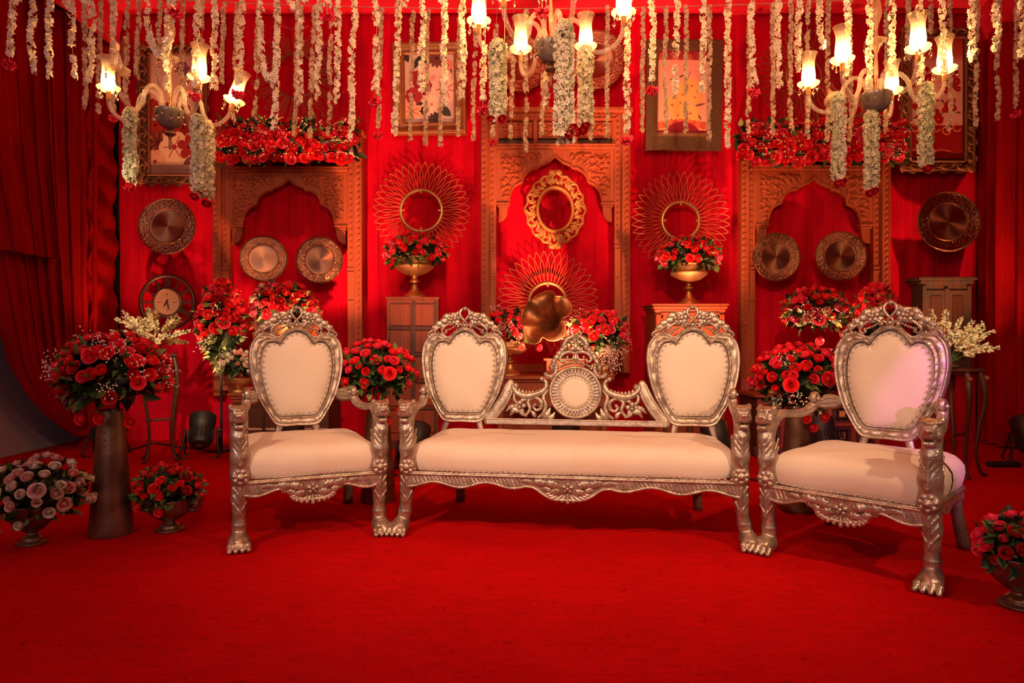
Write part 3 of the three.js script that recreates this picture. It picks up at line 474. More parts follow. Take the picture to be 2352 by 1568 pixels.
const armGeo = (hw, bx, zb) => {
  const xm = lerp(hw, bx, 0.5), path = [[hw, 0.56, 0.322], [hw + 0.002, 0.625, 0.272], [hw, 0.662, 0.18], [lerp(hw, bx, 0.25), 0.656, 0.06], [lerp(hw, bx, 0.4), 0.668, -0.04], [xm, 0.704, -0.105]], g = [], sp = [];
  for (let k = 0; k <= 22; k++) { const a = -0.55 + k / 22 * 7.6, q = lerp(0.040, 0.010, k / 22); sp.push([xm, 0.730 - Math.cos(a) * q, -0.082 - Math.sin(a) * q]); }
  g.push(sweep([...path, [xm, 0.722, -0.122]], [0.024, 0.022, 0.021, 0.021, 0.021, 0.018], { seg: 50, ref: V(1, 0, 0), flat: 1.15 }));
  g.push(sweep(sp, [0.016, 0.013, 0.011, 0.010], { seg: 60, rad: 8, ref: V(1, 0, 0), flat: 1.5 }));
  for (const s of [-1, 1]) g.push(sweep(path.map(([x, y, z]) => [x + s * 0.017, y + 0.015, z + 0.004]), 0.006, { seg: 40, rad: 6, ref: V(1, 0, 0) }));
  for (let k = 0; k < 26; k++) { const t = 0.18 + k / 26 * 0.75, cv = new THREE.CatmullRomCurve3(path.map((p) => V(...p)), false, 'centripetal'), p = cv.getPoint(t); g.push(ball(p.x, p.y + 0.017, p.z + 0.002, 0.0075, 6, [1.5, 0.7, 0.8])); }
  g.push(ball(xm - 0.02, 0.730, -0.082, 0.012, 8), ball(xm + 0.02, 0.730, -0.082, 0.012, 8));
  g.push(sweep([[xm, 0.694, -0.112], [lerp(hw, bx, 0.66), 0.706, -0.165], [lerp(hw, bx, 0.85), 0.706, -0.22], [bx, 0.70, zb]], [0.018, 0.040, 0.043, 0.034], { seg: 20, ref: V(1, 0, 0.7).normalize(), flat: 0.45 }));
  for (const s of [-1, 0, 1]) g.push(sweep([[xm - 0.004, 0.70 + s * 0.006, -0.112], [lerp(hw, bx, 0.66) - 0.012, 0.708 + s * 0.022, -0.155], [lerp(hw, bx, 0.9) - 0.012, 0.706 + s * 0.020, -0.225]], [0.006, 0.009, 0.006], { seg: 12, rad: 6 }));
  return uvPos(merge(g));
};
function rearLeg(s, x, z) { return uvPos(sweep([[s * x, 0.40, z], [s * (x + 0.004), 0.2, z - 0.03], [s * (x + 0.02), 0.004, z - 0.11]], [0.036, 0.032, 0.036], { rad: 4, turn: Math.PI / 4, blunt: true, seg: 12 })); }
function frontStuds(hw, z, h, n) { const o = []; for (let k = 0; k < n; k++) { const x = lerp(-hw, hw, k / (n - 1)); o.push(V(x, h + 0.004 * Math.sin(x * 14), z)); } return studAlong(o, 0.006); }

const SEATH = 0.337;
function makeChair() {
  const t = thing('throne_armchair', 'x', 'armchair');
  const hw = 0.35;
  const lr = part('lion_leg', chairLeg, LW, t); lr.position.set(hw, 0, 0.335);
  const ll = part('lion_leg', flipX(chairLeg), LW, t); ll.position.set(-hw, 0, 0.335);
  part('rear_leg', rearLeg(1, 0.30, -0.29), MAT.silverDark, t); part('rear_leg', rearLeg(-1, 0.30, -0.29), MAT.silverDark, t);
  part('seat_cushion', seatCushion(0.342, 0.355, -0.325, 0.0, SEATH, 0.498, 2), MAT.linen, t);
  part('nail_trim', frontStuds(0.295, 0.367, SEATH + 0.012, 22), MAT.nail, t, 'stuff');
  part('front_apron', apron(0.325, SEATH + 0.002, { w: 0.13, d: 0.118 }, 2.4).translate(0, 0, 0.345), LW, t);
  for (const s of [-1, 1]) { const g = sideRail(0.62, SEATH); g.rotateY(Math.PI / 2); if (s < 0) g.translate(-0.032, 0, 0); const r = part('side_rail', g, LW, t); r.position.set(s * 0.308, 0, 0.32); }
  part('rear_rail', uvPos(box(0.60, 0.075, 0.03, 0, SEATH - 0.035, -0.295)), LW, t);
  const a = armGeo(hw, 0.235, -0.285); part('arm', a, LW, t); part('arm', flipX(a), LW, t);
  addBack(t, 0, -0.272, 0.10);
  return t;
}
const chairL = makeChair();
chairL.position.set(-1.172, 0, -3.84); chairL.rotation.y = 24 * Math.PI / 180;
tag(chairL, 'silver carved armchair left of the sofa, its whole cream back evenly lit', 'armchair', 'silver wedding armchairs either side of the sofa');
copyOf(chairL, [1.742, 0, -3.333], -45 * Math.PI / 180, 'silver carved armchair right of the sofa, pink light across its cream seat and back');

// ------------------------------------------------------------------ sofa
const SOFA = (() => {
  const t = thing('throne_sofa', 'long silver carved sofa with two oval cream backs and a round middle medallion', 'sofa', [0.342, 0, -3.871], -8.6 * Math.PI / 180);
  const hw = 0.86;
  const lr = part('lion_leg', sofaLeg, LW, t); lr.position.set(hw, 0, 0.335);
  const ll = part('lion_leg', flipX(sofaLeg), LW, t); ll.position.set(-hw, 0, 0.335);
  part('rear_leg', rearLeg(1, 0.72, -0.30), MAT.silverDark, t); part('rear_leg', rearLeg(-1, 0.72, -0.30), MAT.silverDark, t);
  part('seat_cushion', seatCushion(0.852, 0.365, -0.30, 0.03, SEATH, 0.494, 5), MAT.linen, t);
  part('nail_trim', frontStuds(0.84, 0.377, SEATH + 0.012, 58), MAT.nail, t, 'stuff');
  part('front_apron', apron(0.85, SEATH + 0.002, { w: 0.17, d: 0.125 }, 6).translate(0, 0, 0.35), LW, t);
  for (const s of [-1, 1]) { const g = sideRail(0.62, SEATH); g.rotateY(Math.PI / 2); if (s < 0) g.translate(-0.032, 0, 0); const r = part('side_rail', g, LW, t); r.position.set(s * 0.855, 0, 0.32); }
  part('rear_rail', uvPos(box(1.66, 0.075, 0.03, 0, SEATH - 0.035, -0.29)), LW, t);
  const a = armGeo(hw, 0.925, -0.295); part('arm', a, LW, t); part('arm', flipX(a), LW, t);
  addBack(t, -0.70, -0.285, 0.10); addBack(t, 0.70, -0.285, 0.10);
  // middle: round medallion, pierced scrolls, pointed crest, bottom rail
  const b = new THREE.Group(); b.name = 'middle_panel'; b.position.set(0, 0.715, -0.305); b.rotation.x = -0.10; t.add(b);
  const ring = new THREE.LatheGeometry([[0.100, -0.02], [0.100, 0.010], [0.107, 0.018], [0.114, 0.010], [0.140, 0.010], [0.146, 0.022], [0.156, 0.024], [0.163, 0.012], [0.163, -0.022], [0.100, -0.022]].map((p) => new THREE.Vector2(...p)), 80).rotateX(Math.PI / 2);
  const fl = []; for (let k = 0; k < 40; k++) { const q = k / 40 * 6.283; fl.push(mv(box(0.030, 0.014, 0.016, 0, 0, 0, 0.005), Math.cos(q) * 0.127, Math.sin(q) * 0.127, 0.012, 0, 0, q)); }
  part('medallion_ring', uvPos(merge([ring, ...fl])), LW, b);
  part('medallion_cushion', uvPos(grid(60, 8, (u, v) => { const k = 1 - v; return [Math.cos(u * 6.2832) * 0.101 * k, Math.sin(u * 6.2832) * 0.101 * k, 0.004 + 0.022 * (1 - Math.pow(k, 4))]; }, true)), MAT.linen, b);
  part('nail_trim', studAlong([...Array(28)].map((_, k) => V(Math.cos(k / 28 * 6.283) * 0.089, Math.sin(k / 28 * 6.283) * 0.089, 0.0175))), MAT.nail, b, 'stuff');
  const up = [
    sweep([[0.018, 0.345, 0.004], [0.05, 0.325, 0.006], [0.072, 0.285, 0.006], [0.080, 0.262, 0.006]], [0.013, 0.018, 0.016, 0.010], { seg: 18 }),
    sweep([[0.060, 0.280, 0.006], [0.100, 0.240, 0.008], [0.132, 0.185, 0.008], [0.146, 0.152, 0.006]], (q) => 0.017 + 0.004 * Math.sin(q * 40), { seg: 30 }),
    sweep([[0.118, 0.168, 0.004], [0.118, 0.135, 0.006], [0.133, 0.105, 0.008], [0.160, 0.094, 0.008], [0.180, 0.108, 0.006]], (q) => 0.014 + 0.003 * Math.sin(q * 50), { seg: 26 }),
    sweep([[0.205, 0.082, 0.006], [0.186, 0.068, 0.006], [0.178, 0.046, 0.006], [0.190, 0.012, 0.006], [0.248, -0.016, 0.008], [0.315, -0.024, 0.008], [0.366, 0.0, 0.006], [0.384, 0.034, 0.006], [0.368, 0.048, 0.006]], [0.011, 0.014, 0.015, 0.018, 0.023, 0.023, 0.018, 0.014, 0.010], { seg: 54 }),
    sweep([[0, 0.236, 0.002], [0.034, 0.248, 0.004], [0.080, 0.233, 0.004], [0.094, 0.196, 0.004], [0.070, 0.184, 0.004]], [0.008, 0.011, 0.011, 0.010, 0.008], { seg: 28 }),
    sweep([[0.010, 0.225, 0], [0.022, 0.20, 0.002], [0.048, 0.20, 0.002], [0.054, 0.218, 0.002]], [0.007, 0.008, 0.008, 0.006], { seg: 16 }),
    foil([0, 0.284, 0.004], [0.050, 0.252, 0.006], 0.016, { bend: -0.1 }), foil([0.02, 0.33, 0.002], [0.065, 0.292, 0.004], 0.016), foil([0.008, 0.30, 0.004], [0.042, 0.304, 0.004], 0.012),
    ball(0.146, 0.156, 0.010, 0.014), ball(0.182, 0.110, 0.010, 0.015), ball(0.206, 0.080, 0.010, 0.016), ball(0.366, 0.036, 0.010, 0.018), ball(0.070, 0.190, 0.008, 0.011), ball(0.082, 0.262, 0.010, 0.013), ball(0.05, 0.215, 0.006, 0.009),
    // lower pierced work
    sweep([[0.402, 0.052, 0.0], [0.428, -0.02, 0.002], [0.470, -0.095, 0.002], [0.535, -0.175, 0.0]], [0.026, 0.036, 0.040, 0.034], { seg: 24, flat: 0.45 }), sweep([[0.384, 0.03, 0.006], [0.402, -0.03, 0.010], [0.438, -0.095, 0.010], [0.492, -0.165, 0.006]], 0.008, { seg: 20 }), sweep([[0.422, 0.05, 0.006], [0.448, -0.01, 0.012], [0.492, -0.085, 0.012], [0.55, -0.155, 0.006]], 0.008, { seg: 20 }),
    sweep([[0.372, 0.01, 0.004], [0.376, -0.05, 0.006], [0.350, -0.075, 0.006]], [0.010, 0.012, 0.010], { seg: 14 }),
    rosette(0.342, -0.095, 0.008, 0.044, 5),
    foil([0.345, -0.10, 0.006], [0.40, -0.145, 0.006], 0.02), foil([0.34, -0.10, 0.006], [0.30, -0.15, 0.006], 0.018), foil([0.36, -0.085, 0.006], [0.425, -0.12, 0.006], 0.016),
    sweep([[0.30, -0.14, 0.004], [0.278, -0.105, 0.006], [0.290, -0.060, 0.006], [0.255, -0.034, 0.006], [0.212, -0.055, 0.006], [0.208, -0.095, 0.006], [0.240, -0.112, 0.006], [0.256, -0.088, 0.006], [0.242, -0.074, 0.006]], [0.010, 0.012, 0.013, 0.013, 0.013, 0.012, 0.010, 0.009, 0.008], { seg: 56 }),
    sweep([[0.17, 0.01, 0.002], [0.195, -0.03, 0.006], [0.180, -0.085, 0.006], [0.195, -0.13, 0.006], [0.225, -0.155, 0.004]], [0.010, 0.013, 0.014, 0.013, 0.010], { seg: 28 }),
    foil([0.20, -0.16, 0.004], [0.155, -0.10, 0.006], 0.022), foil([0.17, -0.165, 0.004], [0.125, -0.125, 0.006], 0.018), foil([0.245, -0.155, 0.004], [0.275, -0.115, 0.006], 0.015), foil([0.31, -0.045, 0.004], [0.34, -0.07, 0.006], 0.013), ball(0.212, -0.09, 0.010, 0.012), ball(0.248, -0.08, 0.010, 0.012),
    sweep([[0.20, -0.012, 0.004], [0.24, -0.03, 0.006], [0.29, -0.046, 0.006], [0.33, -0.05, 0.004]], 0.008, { seg: 14 }),
  ];
  for (let k = 0; k < 9; k++) { const u = k / 8, x = lerp(0.20, 0.362, u), y = 0.002 - 0.022 * Math.sin(u * 3.14) + 0.006; up.push(sweep([[x, y - 0.016, 0.010], [x + (u - 0.5) * 0.01, y + 0.014, 0.010]], [0.010, 0.008], { seg: 4 })); }
  for (let k = 0; k < 8; k++) { const q = 1.57 - k * 0.075; up.push(ball(Math.cos(q) * 0.180, Math.sin(q) * 0.180, 0.004, 0.0085, 7)); }
  part('carved_scroll', uvPos(merge([...up, ...up.flat(3).map(flipX), rosette(0, 0.340, 0.010, 0.026, 6), foil([0, 0.25, 0.002], [0, 0.31, 0.006], 0.014, { bend: 0 }), foil([0, 0.18, 0], [0, 0.235, 0.004], 0.012, { bend: 0 })])), LW, b);
  part('bottom_rail', uvPos(merge([box(1.10, 0.036, 0.030, 0, -0.185, 0, 0.006), sweep([[-0.55, -0.169, 0.014], [0.55, -0.169, 0.014]], 0.005, { seg: 4 })])), LW, b);
  return t;
})();
// ------------------------------------------------------------------ carved archway frames against the wall
const ARCH = [[0, 0], [0.05, 0.055], [0.11, 0.10], [0.19, 0.135], [0.27, 0.165], [0.285, 0.20], [0.36, 0.205], [0.45, 0.25], [0.53, 0.34], [0.56, 0.43], [0.60, 0.445], [0.68, 0.49], [0.745, 0.58], [0.775, 0.68], [0.79, 0.76]];
function makeArchFrame() {
  const t = thing('carved_archway_frame', 'x', 'archway');
  const Wd = 1.50, Ht = 2.66, pw = 0.155, D = 0.11, ow = Wd / 2 - pw, ySp = Ht - 0.405, yLow = ySp - 0.56;
  for (const s of [-1, 1]) {
    const x = s * (Wd / 2 - pw / 2), g = [box(pw * 0.52, Ht, D, x + s * pw * 0.24, Ht / 2, D / 2, 0.006), box(pw * 0.5, Ht - 0.1, D * 0.75, x - s * pw * 0.25, Ht / 2, D * 0.36, 0.006), box(0.012, Ht, 0.012, x + s * 0.0, Ht / 2, D, 0.004), box(0.012, Ht, 0.014, x + s * (pw / 2 - 0.008), Ht / 2, D, 0.004)];
    const nt = [];
    for (let k = 0; k < 34; k++) { const y = 0.55 + k * 0.061; if (y > Ht - 0.05) break; nt.push(foil([x + s * 0.045 - 0.016, y, D + 0.002], [x + s * 0.045 + 0.018, y + 0.042, D + 0.002], 0.013, { seg: 8, lobes: 2, lift: 0.004 })); if (y > 1.32) nt.push(foil([x - s * 0.04 - 0.012, y, D * 0.74], [x - s * 0.04 + 0.012, y + 0.035, D * 0.74], 0.012, { seg: 8, lobes: 2, lift: 0.004 })); }
    for (const y of [1.28, 1.24, 0.95]) nt.push(box(pw * 0.52, 0.022, 0.02, x - s * pw * 0.25, y, D * 0.76, 0.006));
    part('post', uvPos(merge(g)), MAT.carved, t); part('post_carving', uvPos(merge(nt)), MAT.carved, t, 'stuff');
  }
  const iw = ow * 2 + 0.02;
  part('bottom_rail', uvPos(box(iw, 0.085, D * 0.8, 0, 0.045, D * 0.4, 0.006)), MAT.carved, t);
  part('top_cornice', uvPos(merge([box(Wd + 0.05, 0.05, D + 0.05, 0, Ht - 0.025, D / 2 + 0.02, 0.012), box(iw, 0.05, D, 0, Ht - 0.075, D / 2, 0.01), box(iw, 0.018, D + 0.02, 0, Ht - 0.108, D / 2, 0.006), ...[...Array(26)].map((_, k) => foil([-ow + 0.02 + k * 0.045, Ht - 0.09, D], [-ow + 0.05 + k * 0.045, Ht - 0.062, D], 0.010, { seg: 6, lobes: 2, lift: 0.004 }))])), MAT.carved, t);
  for (let k = 0; k < 3; k++) {                              // three carved frieze panels above three open slots
    const w = (iw - 0.02) / 3 - 0.05, x = (k - 1) * (iw / 3), y = Ht - 0.21, g = [box(w, 0.165, D * 0.5, x, y, D * 0.35, 0.004)];
    for (const s of [-1, 1]) for (const q of [-1, 1]) { g.push(foil([x + s * 0.012, y + q * 0.01, D * 0.6], [x + s * 0.09, y + q * 0.055, D * 0.6], 0.020, { seg: 8 }), foil([x + s * 0.06, y + q * 0.012, D * 0.6], [x + s * 0.15, y + q * 0.03, D * 0.6], 0.016, { seg: 8 })); g.push(sweep([[x + s * 0.02, y + q * 0.062, D * 0.6], [x + s * 0.10, y + q * 0.070, D * 0.62], [x + s * 0.15, y + q * 0.045, D * 0.6]], 0.006, { seg: 8, rad: 5 })); }
    g.push(rosette(x, y, D * 0.6, 0.026, 6));
    part('frieze_panel', uvPos(merge(g)), MAT.carved, t);
    part('slot_back', uvPos(cuboid(w, 0.055, 0.01, x, Ht - 0.325, 0.02)), MAT.carvedDark, t);
  }
  for (const x of [-iw / 6, iw / 6, -iw / 2 + 0.012, iw / 2 - 0.012]) part('divider', uvPos(box(0.045, 0.24, D * 0.8, x, Ht - 0.235, D * 0.42, 0.005)), MAT.carved, t);
  part('moulding', uvPos(merge([box(iw, 0.020, D + 0.02, 0, ySp + 0.038, D / 2, 0.006), box(iw, 0.028, D, 0, ySp + 0.014, D / 2, 0.008)])), MAT.carved, t);
  // spandrel board with the cusped arch cut out
  const s = new THREE.Shape(); s.moveTo(-ow, ySp); s.lineTo(-ow, yLow + 0.02); const arch = [];
  const A = ARCH.map(([x, y]) => [x * ow, ySp - 0.075 - y * ow * 1.03]);
  for (let k = A.length - 1; k >= 0; k--) arch.push([-A[k][0], A[k][1]]); for (let k = 1; k < A.length; k++) arch.push(A[k]);
  for (const p of arch) s.lineTo(...p); s.lineTo(ow, yLow + 0.02); s.lineTo(ow, ySp); s.closePath();
  part('arch_panel', uvPos(extrude(s, 0.05, 0.005, 2).translate(0, 0, 0.025)), MAT.carved, t);
  part('arch_edge', uvPos(merge([0, 1].map((h) => sweep(A.map(([x, y]) => [h ? -x : x, y + 0.012, 0.078]), 0.010, { seg: 60, rad: 6 })))), MAT.carved, t);
  // foliage carved over the spandrels, laid along swirls
  const r = rng(11), cv = [], used = [];
  const inside = (x, y) => { if (x < 0.03 || x > ow - 0.03 || y > ySp - 0.03) return false; let lim = yLow + 0.05; for (let k = 0; k < A.length - 1; k++) if (x >= A[k][0] && x <= A[k + 1][0]) lim = lerp(A[k][1], A[k + 1][1], (x - A[k][0]) / (A[k + 1][0] - A[k][0] + 1e-6)) + 0.05; return y > lim; };
  for (let k = 0; k < 900 && used.length < 74; k++) {
    const x = r() * ow, y = lerp(yLow, ySp, r()); if (!inside(x, y)) continue;
    const cxs = ow * 0.72, cys = ySp - 0.14, a = Math.atan2(y - cys, x - cxs) + 1.25 + (r() - 0.5) * 0.7, l = 0.055 + r() * 0.05, x2 = x + Math.cos(a) * l, y2 = y + Math.sin(a) * l;
    if (!inside(x2, y2) || used.some((u) => Math.hypot(u[0] - (x + x2) / 2, u[1] - (y + y2) / 2) < 0.036)) continue;
    used.push([(x + x2) / 2, (y + y2) / 2]); cv.push(foil([x, y, 0.076], [x2, y2, 0.078], 0.016 + r() * 0.006, { seg: 9, lobes: 3, bend: 0.3 * (r() - 0.3), lift: 0.008 }));
  }
  for (const [a, b, c] of [[[0.30, 0.10], [0.62, 0.16], [0.90, 0.08]], [[0.93, 0.10], [0.80, 0.38], [0.93, 0.62]], [[0.62, 0.12], [0.74, 0.30], [0.66, 0.40]]]) cv.push(sweep([a, b, c].map(([x, y]) => [x * ow, ySp - y * ow, 0.078]), [0.004, 0.009, 0.004], { seg: 16, rad: 6 }));
  cv.push(rosette(ow * 0.76, ySp - 0.15, 0.076, 0.034, 7));
  part('spandrel_carving', uvPos(merge([...cv, ...cv.flat(3).map(flipX)])), MAT.carved, t, 'stuff');
  for (const q of [-1, 1]) {
    const x = q * ow * 0.885, g = [box(ow * 0.23, 0.022, 0.085, x, yLow + 0.012, 0.05, 0.006), box(ow * 0.19, 0.02, 0.075, x, yLow - 0.012, 0.045, 0.006)];
    const c = new THREE.Shape(); c.moveTo(-0.045, 0); c.lineTo(0.05, 0); c.bezierCurveTo(0.05, -0.08, 0.035, -0.13, -0.045, -0.15); c.closePath();
    const e = extrude(c, 0.05, 0.006, 8); if (q > 0) e.rotateY(Math.PI).translate(0, 0, 0.05); g.push(e.translate(x, yLow - 0.022, 0.02));
    part('corbel', uvPos(merge(g)), MAT.carved, t);
  }
  return t;
}
const FR = makeArchFrame();
{
  const place = (px, pyTop, d) => { const p = at(px, pyTop, d); return [p.x, p.y - 2.66, WZ + 0.03]; };
  FR.position.set(...place(1275, 253, 6.92));
  tag(FR, 'carved wooden archway behind the sofa framing the golden oval frame', 'archway', 'carved wooden archway frames');
  copyOf(FR, place(665, 305, 6.92), 0, 'carved wooden archway left of the sofa framing two copper plates');
  copyOf(FR, place(1867, 302, 6.92), 0, 'carved wooden archway behind the right armchair framing two copper plates');
}

// ------------------------------------------------------------------ copper plates
function makePlate() {
  const t = thing('copper_plate', 'x', 'plate');
  const d = new THREE.LatheGeometry([[0.0001, 0.006], [0.2, 0.004], [0.4, 0.004], [0.56, 0.004], [0.575, 0.014], [0.60, 0.014]].map((p) => new THREE.Vector2(...p)), 72).rotateX(Math.PI / 2);
  part('plate_base', d, MAT.plate, t);
  const r = new THREE.LatheGeometry([[0.60, 0.014], [0.64, 0.02], [0.80, 0.036], [0.94, 0.052], [0.965, 0.066], [0.985, 0.072], [1.0, 0.064], [0.985, 0.048], [0.80, 0.015], [0.60, -0.004], [0.0001, -0.008]].map((p) => new THREE.Vector2(...p)), 72).rotateX(Math.PI / 2);
  part('plate_rim', r, MAT.plateRim, t);
  part('hanging_wire', sweep([[0, 0.8, -0.02], [0, 0.6, -0.45]], 0.012, { seg: 3, rad: 5 }), MAT.wireDark, t);
  return t;
}
{
  const P0 = makePlate(); let first = true;
  const put = (px, py, r, d, rx, ry, label) => { const o = first ? P0 : copyOf(P0, [0, 0, 0]); first = false; const p = at(px, py, d); o.position.copy(p); o.rotation.set(rx, ry, 0); o.scale.setScalar(M(r, d)); tag(o, label, 'plate', 'round copper plates on the backdrop'); };
  put(386, 520, 65, 6.76, -0.05, 0.06, 'large copper plate on the left red wall above the round clock');
  put(606, 594, 53, 6.78, -0.02, 0.2, 'left of the two copper plates hanging inside the left archway');
  put(735, 597, 54, 6.78, 0.05, 0.0, 'right of the two copper plates hanging inside the left archway');
  put(1782, 590, 56, 6.76, 0.02, 0.04, 'left of the two copper plates inside the archway behind the right armchair');
  put(1930, 588, 57, 6.76, -0.03, -0.12, 'right of the two copper plates inside the archway behind the right armchair');
  put(2176, 510, 70, 6.74, -0.04, -0.08, 'biggest copper plate on the right wall below the ornate framed print');
  put(1190, 145, 68, 6.86, 0.0, 0.16, 'dark copper plate high behind the middle chandelier, left one');
  put(1368, 140, 68, 6.86, 0.0, -0.16, 'dark copper plate high behind the middle chandelier, right one');
}

// ------------------------------------------------------------------ wire sunbursts
function sunburst(name, label, px, py, rIn, rOut, d, n, o = {}) {
  const t = thing(name, label, 'wall decor', at(px, py, d), 0, 'wire sunburst wall pieces');
  const a = M(rIn, d), b = M(rOut, d), wm = o.wire ?? MAT.wire;
  part('ring', new THREE.TorusGeometry(a, o.ringR ?? 0.016, 8, 64), o.ring ?? MAT.wireRing, t);
  part('inner_band', new THREE.CylinderGeometry(a * 0.98, a * 0.98, 0.04, 64, 1, true).rotateX(Math.PI / 2), MAT.wireDark, t);
  const w = Math.PI / n * 2.6, g = [];
  if (!o.rays) {
    const half = []; for (let k = 0; k <= 10; k++) { const s = k / 10, rr = lerp(a, b, s); half.push([rr, Math.sin(Math.PI * Math.pow(s, 1.25)) * w * lerp(a, b, 0.62) * 0.52 + (1 - s) * 0.008]); }
    const pts = [...half.map(([x, y]) => [x, y, 0.012 * (x - a)]), ...half.slice(0, -1).reverse().map(([x, y]) => [x, -y, -0.012])];
    const pg = sweep(pts, 0.0032, { seg: 44, rad: 5 });
    for (let k = 0; k < n; k++) { const m = part('wire_petal', pg, wm, t); m.rotation.z = (k + 0.5) / n * 6.2832; }
  } else {
    for (let k = 0; k < n; k++) { const gp = Math.floor(k / 4), q = k % 4, an = (gp + 0.1 + q * 0.2) / (n / 4) * 6.2832, L = b * (q === 0 || q === 3 ? 0.86 : 1.0); const m = part('ray', sweep([[a, 0, 0], [L, 0, 0]], 0.0045, { seg: 2, rad: 5 }), wm, t); m.rotation.z = an; }
    for (let k = 0; k < 6; k++) { const an = k * 1.047 + 0.52, pts = []; for (let j = 0; j <= 8; j++) { const q = an + (j / 8 - 0.5) * 0.5, rr = b * (1.02 + 0.12 * Math.pow(Math.abs(j / 8 - 0.5) * 2, 2)); pts.push([Math.cos(q) * rr, Math.sin(q) * rr, 0]); } part('curved_wire', sweep(pts, 0.004, { seg: 16, rad: 5 }), wm, t); }
  }
  for (let k = 0; k < 4; k++) { const q = k * 1.5708 + 1.5708; part('clip', mv(box(0.022, 0.034, 0.01, 0, 0, 0, 0.003), Math.cos(q) * (a - 0.02), Math.sin(q) * (a - 0.02), 0.014, 0, 0, q - 1.57), wm, t); }
  return t;
}
sunburst('wire_sunburst', 'copper wire sunburst ring with looped petals behind the left back urn', 968, 484, 47, 111, 6.84, 40);
sunburst('wire_sunburst', 'copper wire sunburst with yellowish ring behind the right back urn', 1563, 507, 42, 113, 6.84, 40);
sunburst('wire_sunburst', 'copper wire sunburst behind the gramophone horn under the oval frame', 1258, 692, 42, 116, 6.84, 40);
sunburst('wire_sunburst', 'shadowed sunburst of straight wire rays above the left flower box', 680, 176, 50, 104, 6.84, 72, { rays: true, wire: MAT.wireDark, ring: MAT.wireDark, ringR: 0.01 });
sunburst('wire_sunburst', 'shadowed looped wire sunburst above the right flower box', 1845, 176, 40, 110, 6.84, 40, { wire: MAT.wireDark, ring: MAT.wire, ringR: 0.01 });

// ------------------------------------------------------------------ oval carved gold frame
{
  const d = 6.86, p = at(1275, 482, d), t = thing('oval_frame', 'golden carved oval frame hanging empty in the middle archway', 'frame', p);
  const a = M(44, d), b = M(55, d), A = M(68, d), B = M(81, d);
  const pr = [[0, -0.01], [0, 0.03], [0.25, 0.045], [0.6, 0.05], [1, 0.03], [1, -0.01]];
  part('inner_moulding', uvPos(grid(90, 5, (u, v) => { const [s, z] = pr[Math.round(v * 5)], q = u * 6.2832, k = lerp(0.83, 1.0, s); return [Math.cos(q) * a * k, Math.sin(q) * b * k, z]; }, true)), MAT.gold, t);
  const g = [];
  const N = 16;
  for (let k = 0; k < N; k++) {
    const q = k / N * 6.2832, c = (qq, s) => [Math.cos(qq) * lerp(a, A, s), Math.sin(qq) * lerp(b, B, s), 0.022], st = 6.2832 / N, sgn = k % 2 ? 1 : -1;
    g.push(sweep([c(q - 0.48 * st, 0.05), c(q - 0.3 * st * sgn, 0.65), c(q, 1.0), c(q + 0.32 * st, 0.72), c(q + 0.18 * st, 0.38), c(q, 0.5)], [0.008, 0.012, 0.014, 0.011, 0.009, 0.009], { seg: 24, rad: 6 }));
    g.push(foil(c(q + 0.1 * st, 0.1), c(q + 0.5 * st, 0.85), 0.016, { seg: 9 }), foil(c(q + 0.4 * st, 0.1), c(q + 0.9 * st, 0.7), 0.013, { seg: 9 }), ball(...c(q, 0.52), 0.013, 7));
    g.push(sweep([c(q - 0.5 * st, 0.86), c(q, 1.0 + (k % 4 === 0 ? 0.08 : 0)), c(q + 0.5 * st, 0.86)], 0.010, { seg: 8, rad: 6 }));
  }
  g.push(foil([-0.06, B * 0.98, 0.02], [0, B * 1.08, 0.02], 0.03), foil([0.06, B * 0.98, 0.02], [0, B * 1.08, 0.02], 0.03, { bend: -0.12 }), foil([-0.06, -B * 0.98, 0.02], [0, -B * 1.08, 0.02], 0.03, { bend: -0.12 }), foil([0.06, -B * 0.98, 0.02], [0, -B * 1.08, 0.02], 0.03));
  part('carved_border', uvPos(merge(g)), MAT.gold, t);
}

// ------------------------------------------------------------------ framed prints
function printTex(w, h, draw) { const c = document.createElement('canvas'); c.width = w; c.height = h; draw(c.getContext('2d'), w, h); const t = new THREE.CanvasTexture(c); t.colorSpace = THREE.SRGBColorSpace; return t; }
function bloom(c, x, y, r, n, fill, heart, rot = 0, w = 0.42, stripe) {
  for (let k = 0; k < n; k++) { c.save(); c.translate(x, y); c.rotate(rot + k / n * 6.283); c.beginPath(); c.moveTo(0, 0); c.bezierCurveTo(r * w, -r * 0.3, r * w * 1.2, -r * 0.9, 0, -r); c.bezierCurveTo(-r * w * 1.2, -r * 0.9, -r * w, -r * 0.3, 0, 0); c.fillStyle = fill; c.fill(); if (stripe) { c.strokeStyle = stripe; c.lineWidth = r * 0.06; c.beginPath(); c.moveTo(0, 0); c.lineTo(0, -r * 0.7); c.stroke(); } c.restore(); }
  c.beginPath(); c.arc(x, y, r * 0.16, 0, 7); c.fillStyle = heart; c.fill();
}
function leafPrint(c, x, y, l, w, rot, fill) { c.save(); c.translate(x, y); c.rotate(rot); c.beginPath(); c.moveTo(0, 0); c.quadraticCurveTo(w, -l * 0.5, 0, -l); c.quadraticCurveTo(-w, -l * 0.5, 0, 0); c.fillStyle = fill; c.fill(); c.restore(); }
